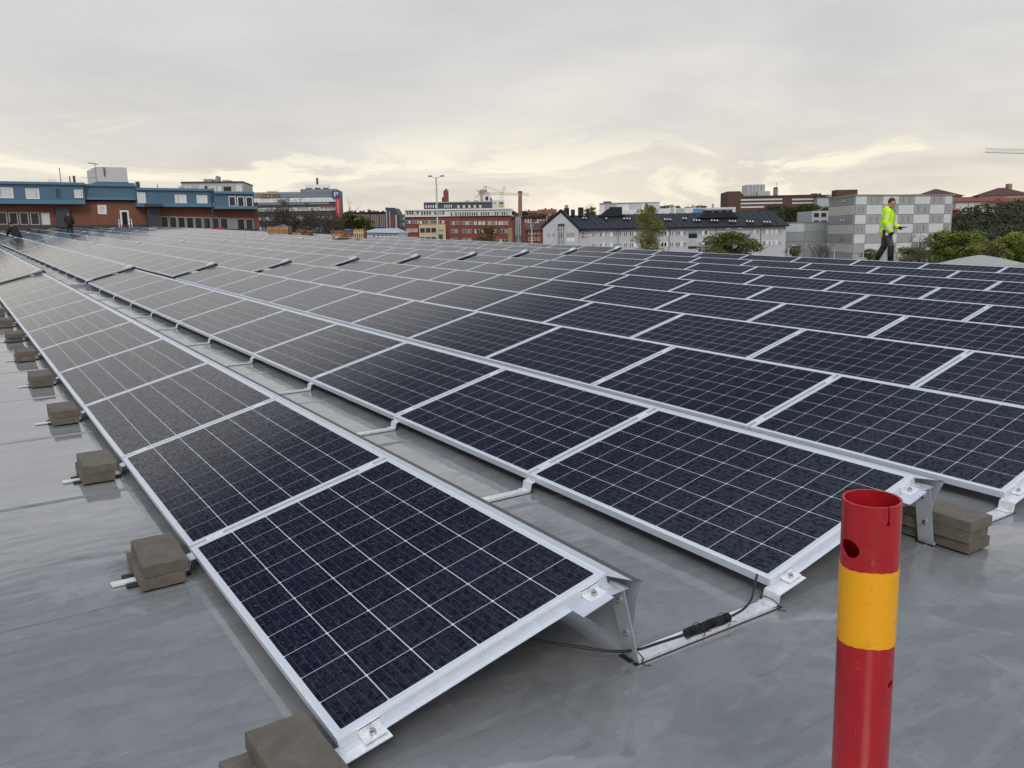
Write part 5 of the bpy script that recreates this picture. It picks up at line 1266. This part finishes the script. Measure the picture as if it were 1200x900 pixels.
bare_tree('leafless treetop behind the black roof left of the grey hall', 692, 236, 240, 20, 14, 6)
bare_tree('leafless treetop on the right behind the black roof', 803, 240, 260, 26, 15, 6)

# ------------------------------------------------------------------ people
SKIN = mat('skin', (.42, .21, .14), .55); HAIR = mat('dark_hair', (.02, .016, .014), .7)
HIVIS = mat('hi_vis_fabric', (.58, .96, .012), .7, var=.08, vscale=9); TAPE = mat('reflective_tape', (.62, .68, .66), .4)
TROU = mat('dark_grey_trousers', (.065, .067, .078), .85, var=.2, vscale=14); BLACK = mat('black_fabric', (.012, .012, .014), .85)
def remesh(o, vs):
    md = o.modifiers.new('join', 'REMESH'); md.mode = 'VOXEL'; md.voxel_size = vs; md.use_smooth_shade = True
    dg = bpy.context.evaluated_depsgraph_get(); dg.update(); me = bpy.data.meshes.new_from_object(o.evaluated_get(dg))
    o.modifiers.clear(); o.data = me
    bm = bmesh.new(); bm.from_mesh(me)
    for _ in range(2): bmesh.ops.smooth_vert(bm, verts=bm.verts, factor=.5, use_axis_x=True, use_axis_y=True, use_axis_z=True)
    bm.to_mesh(me); bm.free()
    for p in me.polygons: p.use_smooth = True
    return o
def limb(m, pts, rad, n=12, side=None):
    m.tube(pts, rad, n, side=side)
    for p, r in ((pts[0], rad[0]), (pts[-1], rad[-1])):
        r = r if isinstance(r, tuple) else (r, r); m.ell(p, (min(r), min(r), min(r)), 10)
def hand(m, w, d, curl=.5):
    """palm, four unequal bent fingers and a thumb, from the wrist w along d"""
    w, d = Vector(w), Vector(d).normalized(); up = Vector((0, 0, 1)); s_ = d.cross(up).normalized(); u = s_.cross(d)
    m.tube([w, w+d*.05, w+d*.095], [(.020, .026), (.016, .040), (.013, .040)], 10, side=u)
    for k, L_ in enumerate((.070, .082, .076, .060)):
        b0 = w+d*.09+s_*(-.030+.020*k); p1 = b0+(d-u*.25*curl)*L_*.45; p2 = p1+(d-u*1.0*curl)*L_*.32; p3 = p2+(d*.6-u*1.3*curl)*L_*.25
        m.tube([b0, p1, p2, p3], [.0095, .0088, .008, .006], 6)
    t0 = w+d*.03-s_*.032; m.tube([t0, t0-s_*.025+d*.025-u*.01, t0-s_*.030+d*.055-u*.022], [.012, .010, .007], 6)
def person(label, base, ang, J, top, trous, vs=.011, hood=False, group=None, scale=1):
    o = thing('person', label, 'person', base @ ROT(ang, 'Z') @ Matrix.Scale(scale, 4), group)
    V = {k: Vector(v) for k, v in J.items()}
    m = MB()
    hd = V['head']; fw = V.get('face', Vector((1, 0, 0))).normalized()
    Tq = Vector((1, 0, 0)).rotation_difference(fw).to_matrix()
    m.ell(hd, (.095, .077, .118), 20, Tq); m.ell(hd+Tq @ Vector((.022, 0, -.055)), (.068, .056, .062), 16, Tq)       # skull and jaw
    m.tube([hd+Tq @ Vector((.088, 0, .02)), hd+Tq @ Vector((.104, 0, -.012)), hd+Tq @ Vector((.112, 0, -.028)), hd+Tq @ Vector((.088, 0, -.036))], [.009, .012, .015, .008], 8)
    m.ell(hd+Tq @ Vector((.084, 0, -.066)), (.012, .026, .009), 8, Tq); m.ell(hd+Tq @ Vector((.080, 0, -.098)), (.018, .022, .016), 8, Tq)
    for s_ in (-1, 1): m.ell(hd+Tq @ Vector((-.005, s_*.078, -.005)), (.020, .010, .032), 10, Tq); m.tube([hd+Tq @ Vector((.083, s_*.012, .030)), hd+Tq @ Vector((.078, s_*.045, .033))], .009, 6)
    m.tube([V['chest']+Vector((0, 0, .08)), V['neck'], hd-Vector((.0, 0, .06))], [.07, .058, .055], 12)
    side = (0, 1, 0)
    m.tube([V['pelvis']-Vector((0, 0, .08)), V['pelvis'], (V['pelvis']+V['chest'])/2, V['chest'], V['chest']+Vector((0, 0, .1))], [(.11, .09), (.165, .115), (.14, .10), (.18, .12), (.12, .08)], 16, side=side)
    for s_ in 'rl':
        limb(m, [V['sh'+s_], V['el'+s_], V['wr'+s_]], [.052, .040, .028]); hand(m, V['wr'+s_], V['wr'+s_]-V['el'+s_]+Vector((.02, 0, 0)))
        limb(m, [V['hip'+s_], V['kn'+s_], V['an'+s_]], [.085, .058, .042])
    body = remesh(link('body', m.mesh('body', SKIN), o), vs*.65)
    for s_ in (-1, 1):
        m = MB(); m.ell(hd+Tq @ Vector((.083, s_*.030, .012)), (.009, .013, .008), 10); part('eye', m, BLACK, o, smooth=True)
    m = MB(); m.ell(hd+Tq @ Vector((-.012, 0, .022)), (.099, .084, .112), 20, Tq)
    hair = part('hair', m, HAIR, o, smooth=True)
    bm = bmesh.new(); bm.from_mesh(hair.data); bmesh.ops.delete(bm, geom=[v for v in bm.verts if (Tq.inverted() @ (v.co-hd)).z < (.052 if (Tq.inverted() @ (v.co-hd)).x > .03 else -.035)], context='VERTS'); bm.to_mesh(hair.data); bm.free()
    sd_ = hair.modifiers.new('thick', 'SOLIDIFY'); sd_.thickness = .008
    # jacket
    m = MB(); pv, ch = V['pelvis'], V['chest']
    m.tube([pv-Vector((0, 0, .14)), pv, pv*.5+ch*.5, ch, ch+Vector((0, 0, .09)), V['neck']-Vector((0, 0, .02))], [(.215, .185), (.215, .180), (.215, .18), (.232, .182), (.18, .14), (.09, .09)], 18, side=side)
    for s_ in 'rl':
        limb(m, [V['sh'+s_], V['el'+s_], V['wr'+s_]*.93+V['el'+s_]*.07], [.098, .084, .066])
    if hood: m.tube([V['neck']+Vector((-.02, 0, -.03)), V['neck']+Vector((-.085, 0, .01)), V['neck']+Vector((-.13, 0, -.05)), V['neck']+Vector((-.10, 0, -.13))], [(.11, .05), (.135, .06), (.12, .055), (.07, .03)], 14, side=side)
    jk = remesh(link('jacket', m.mesh('jacket', top), o), vs)
    # trousers
    m = MB(); m.tube([pv+Vector((0, 0, .05)), pv-Vector((0, 0, .06)), pv-Vector((0, 0, .12))], [(.17, .125), (.18, .13), (.14, .10)], 16, side=side)
    for s_ in 'rl': limb(m, [V['hip'+s_], V['kn'+s_], V['an'+s_]+Vector((0, 0, .02))], [.112, .082, .068])
    remesh(link('trousers', m.mesh('trousers', trous), o), vs)
    for s_ in 'rl':
        a, t = V['an'+s_], V['to'+s_]; m = MB(); m.tube([a+Vector((0, 0, .06)), a-Vector((0, 0, .01))], [.058, .06], 12); dd = (t-a); 
        m.tube([a-dd*.28-Vector((0, 0, .045)), a-Vector((0, 0, .03)), a+dd*.5-Vector((0, 0, .02)), t], [(.040, .042), (.052, .055), (.048, .05), (.038, .03)], 12, side=side); m.ell(t, (.04, .04, .03), 10)
        remesh(link('boot', m.mesh('boot', BLACK), o), vs)
    return o, V
Jw = dict(pelvis=(-.01, 0, .97), chest=(.02, 0, 1.34), neck=(.045, 0, 1.53), head=(.095, 0, 1.665), face=(.93, -.28, -.10),
          shr=(.02, -.195, 1.43), elr=(-.03, -.26, 1.13), wrr=(.10, -.25, .90), shl=(.03, .195, 1.43), ell=(.10, .25, 1.13), wrl=(.28, .20, 1.02),
          hipr=(.0, -.095, .93), knr=(.13, -.10, .52), anr=(.14, -.10, .11), tor=(.33, -.115, .045),
          hipl=(-.02, .095, .93), knl=(-.04, .10, .50), anl=(-.22, .10, .14), tol=(-.06, .10, .035))
fp = roofpt(1036.5, 310.5); fp = RR @ fp
pb = Matrix.Translation(fp) @ LF
pw, V = person('man in bright yellow hi-vis jacket and grey trousers walking along the far roof edge', pb, -.42, Jw, HIVIS, TROU, .012, True)
def torso_ring(m, z, dz, x, ra, rb_, t0=0, t1=2*pi, n=28):
    k0 = len(m.v)
    for i in range(n+1):
        t = t0+(t1-t0)*i/n
        for zz_ in (z, z+dz): m.v.append((x+rb_*math.cos(t), ra*math.sin(t), zz_))
    for i in range(n): a = k0+2*i; m.f.append((a, a+2, a+3, a+1)); m.m.append(0)
m = MB(); torso_ring(m, 1.04, .055, 0, .222, .187); torso_ring(m, .88, .05, -.01, .222, .192)
part('reflective_band', m, TAPE, pw, smooth=True)
for s_ in (-1, 1):
    m = MB(); pts = [(.10, s_*.12, 1.52), (.178, s_*.12, 1.42), (.200, s_*.115, 1.30), (.190, s_*.11, 1.10)]
    m.tube(pts, [(.028, .006)]*4, 8, side=(0, 1, 0)); part('brace_stripe', m, TAPE, pw)
for s_ in 'rl':
    for f in ((.45, .62) if s_ == 'r' else (.5,)):
        w_, e_, h_ = V['wr'+s_], V['el'+s_], V['sh'+s_]; q = e_.lerp(w_, f); dd = (w_-e_).normalized(); m = MB(); m.tube([q-dd*.025, q+dd*.025], .0845, 16, cap=False); part('sleeve_stripe', m, TAPE, pw, smooth=True)
    q = V['sh'+s_].lerp(V['el'+s_], .55); dd = (V['el'+s_]-V['sh'+s_]).normalized(); m = MB(); m.tube([q-dd*.025, q+dd*.025], .0965, 16, cap=False); part('sleeve_stripe', m, TAPE, pw, smooth=True)
m = MB(); m.box(.165, .190, -.012, .012, .85, 1.48); part('zip', m, BLACK, pw)
m = MB(); m.tube([(.05, 0, 1.46), (.075, 0, 1.53)], [(.10, .09), (.085, .08)], 16, cap=False, side=(0, 1, 0)); part('collar', m, BLACK, pw, smooth=True)
for s_ in 'rl':
    w_, e_ = V['wr'+s_], V['el'+s_]; dd = (w_-e_).normalized(); m = MB(); m.tube([w_-dd*.03, w_+dd*.05, w_+dd*.11], [.042, .045, .036], 12); part('glove', m, BLACK, pw, smooth=True)
m = MB(); m.box(-.10, -.02, -.235, -.185, .80, .94); part('tool_pouch', m, BLACK, pw); m = MB(); m.box(-.02, .05, -.232, -.215, .80, .92); part('white_tag', m, TAPE, pw)
m = MB(); m.tube([(-.12, -.21, .74), (-.10, -.215, .86)], [.022, .03], 8); part('tool_handle', m, M_ORANGE, pw)
for s_ in 'rl':
    k_ = V['kn'+s_]; a_ = V['an'+s_]; m = MB(); m.tube([k_.lerp(a_, .0), k_.lerp(a_, .5), k_.lerp(a_, .95)], [.088, .080, .073], 14); part('knee_pad', m, BLACK, pw, smooth=True)
dv = thing('handheld_meter', 'small dark meter held out in the hand of the man in yellow', 'meter', pw.matrix_world @ T3(.40, .17, 1.00))
m = MB(); m.box(-.05, .07, -.035, .035, -.012, .018); part('case', m, BLACK, dv); m = MB(); m.tube([(.07, 0, 0), (.11, 0, .03)], .01, 6); part('probe', m, M_GREYM, dv)
# two far workers in dark clothes
Js = dict(pelvis=(0, 0, .95), chest=(.03, 0, 1.32), neck=(.05, 0, 1.51), head=(.09, 0, 1.64), face=(1, 0, -.35), shr=(.02, -.19, 1.42), elr=(.0, -.27, 1.14), wrr=(.10, -.28, .90), shl=(.02, .19, 1.42), ell=(.03, .26, 1.14), wrl=(.16, .20, .93),
          hipr=(0, -.095, .92), knr=(.05, -.11, .5), anr=(.0, -.12, .10), tor=(.18, -.13, .04), hipl=(0, .095, .92), knl=(.0, .12, .5), anl=(-.06, .14, .10), tol=(.12, .16, .04))
p2 = RR @ Vector((7.25, 68.4, RZ+STEP)); person('standing worker in black clothes before the far brick building', Matrix.Translation(p2) @ LF, 2.0, Js, BLACK, BLACK, .02)
Jc = dict(pelvis=(-.16, 0, .40), chest=(.06, 0, .74), neck=(.16, 0, .92), head=(.23, 0, 1.03), face=(1, 0, -.4), shr=(.10, -.19, .84), elr=(.25, -.26, .62), wrr=(.42, -.20, .46), shl=(.10, .19, .84), ell=(.25, .26, .62), wrl=(.42, .16, .46),
          hipr=(-.14, -.1, .38), knr=(.25, -.16, .50), anr=(.05, -.16, .10), tor=(.24, -.17, .04), hipl=(-.14, .1, .38), knl=(.22, .15, .16), anl=(-.18, .14, .10), tol=(-.05, .15, .04))
p3 = RR @ Vector((2.75, 52.8, RZ+STEP+.02)); o, _ = person('crouching worker in black cap and jacket among the far panels at the left edge', Matrix.Translation(p3) @ LF, pi-.3, Jc, BLACK, BLACK, .02, scale=.98)
m = MB(); m.ell((.22, 0, 1.10), (.115, .10, .06), 14); m.box(.26, .38, -.06, .06, 1.075, 1.09); part('cap', m, BLACK, o, smooth=True)
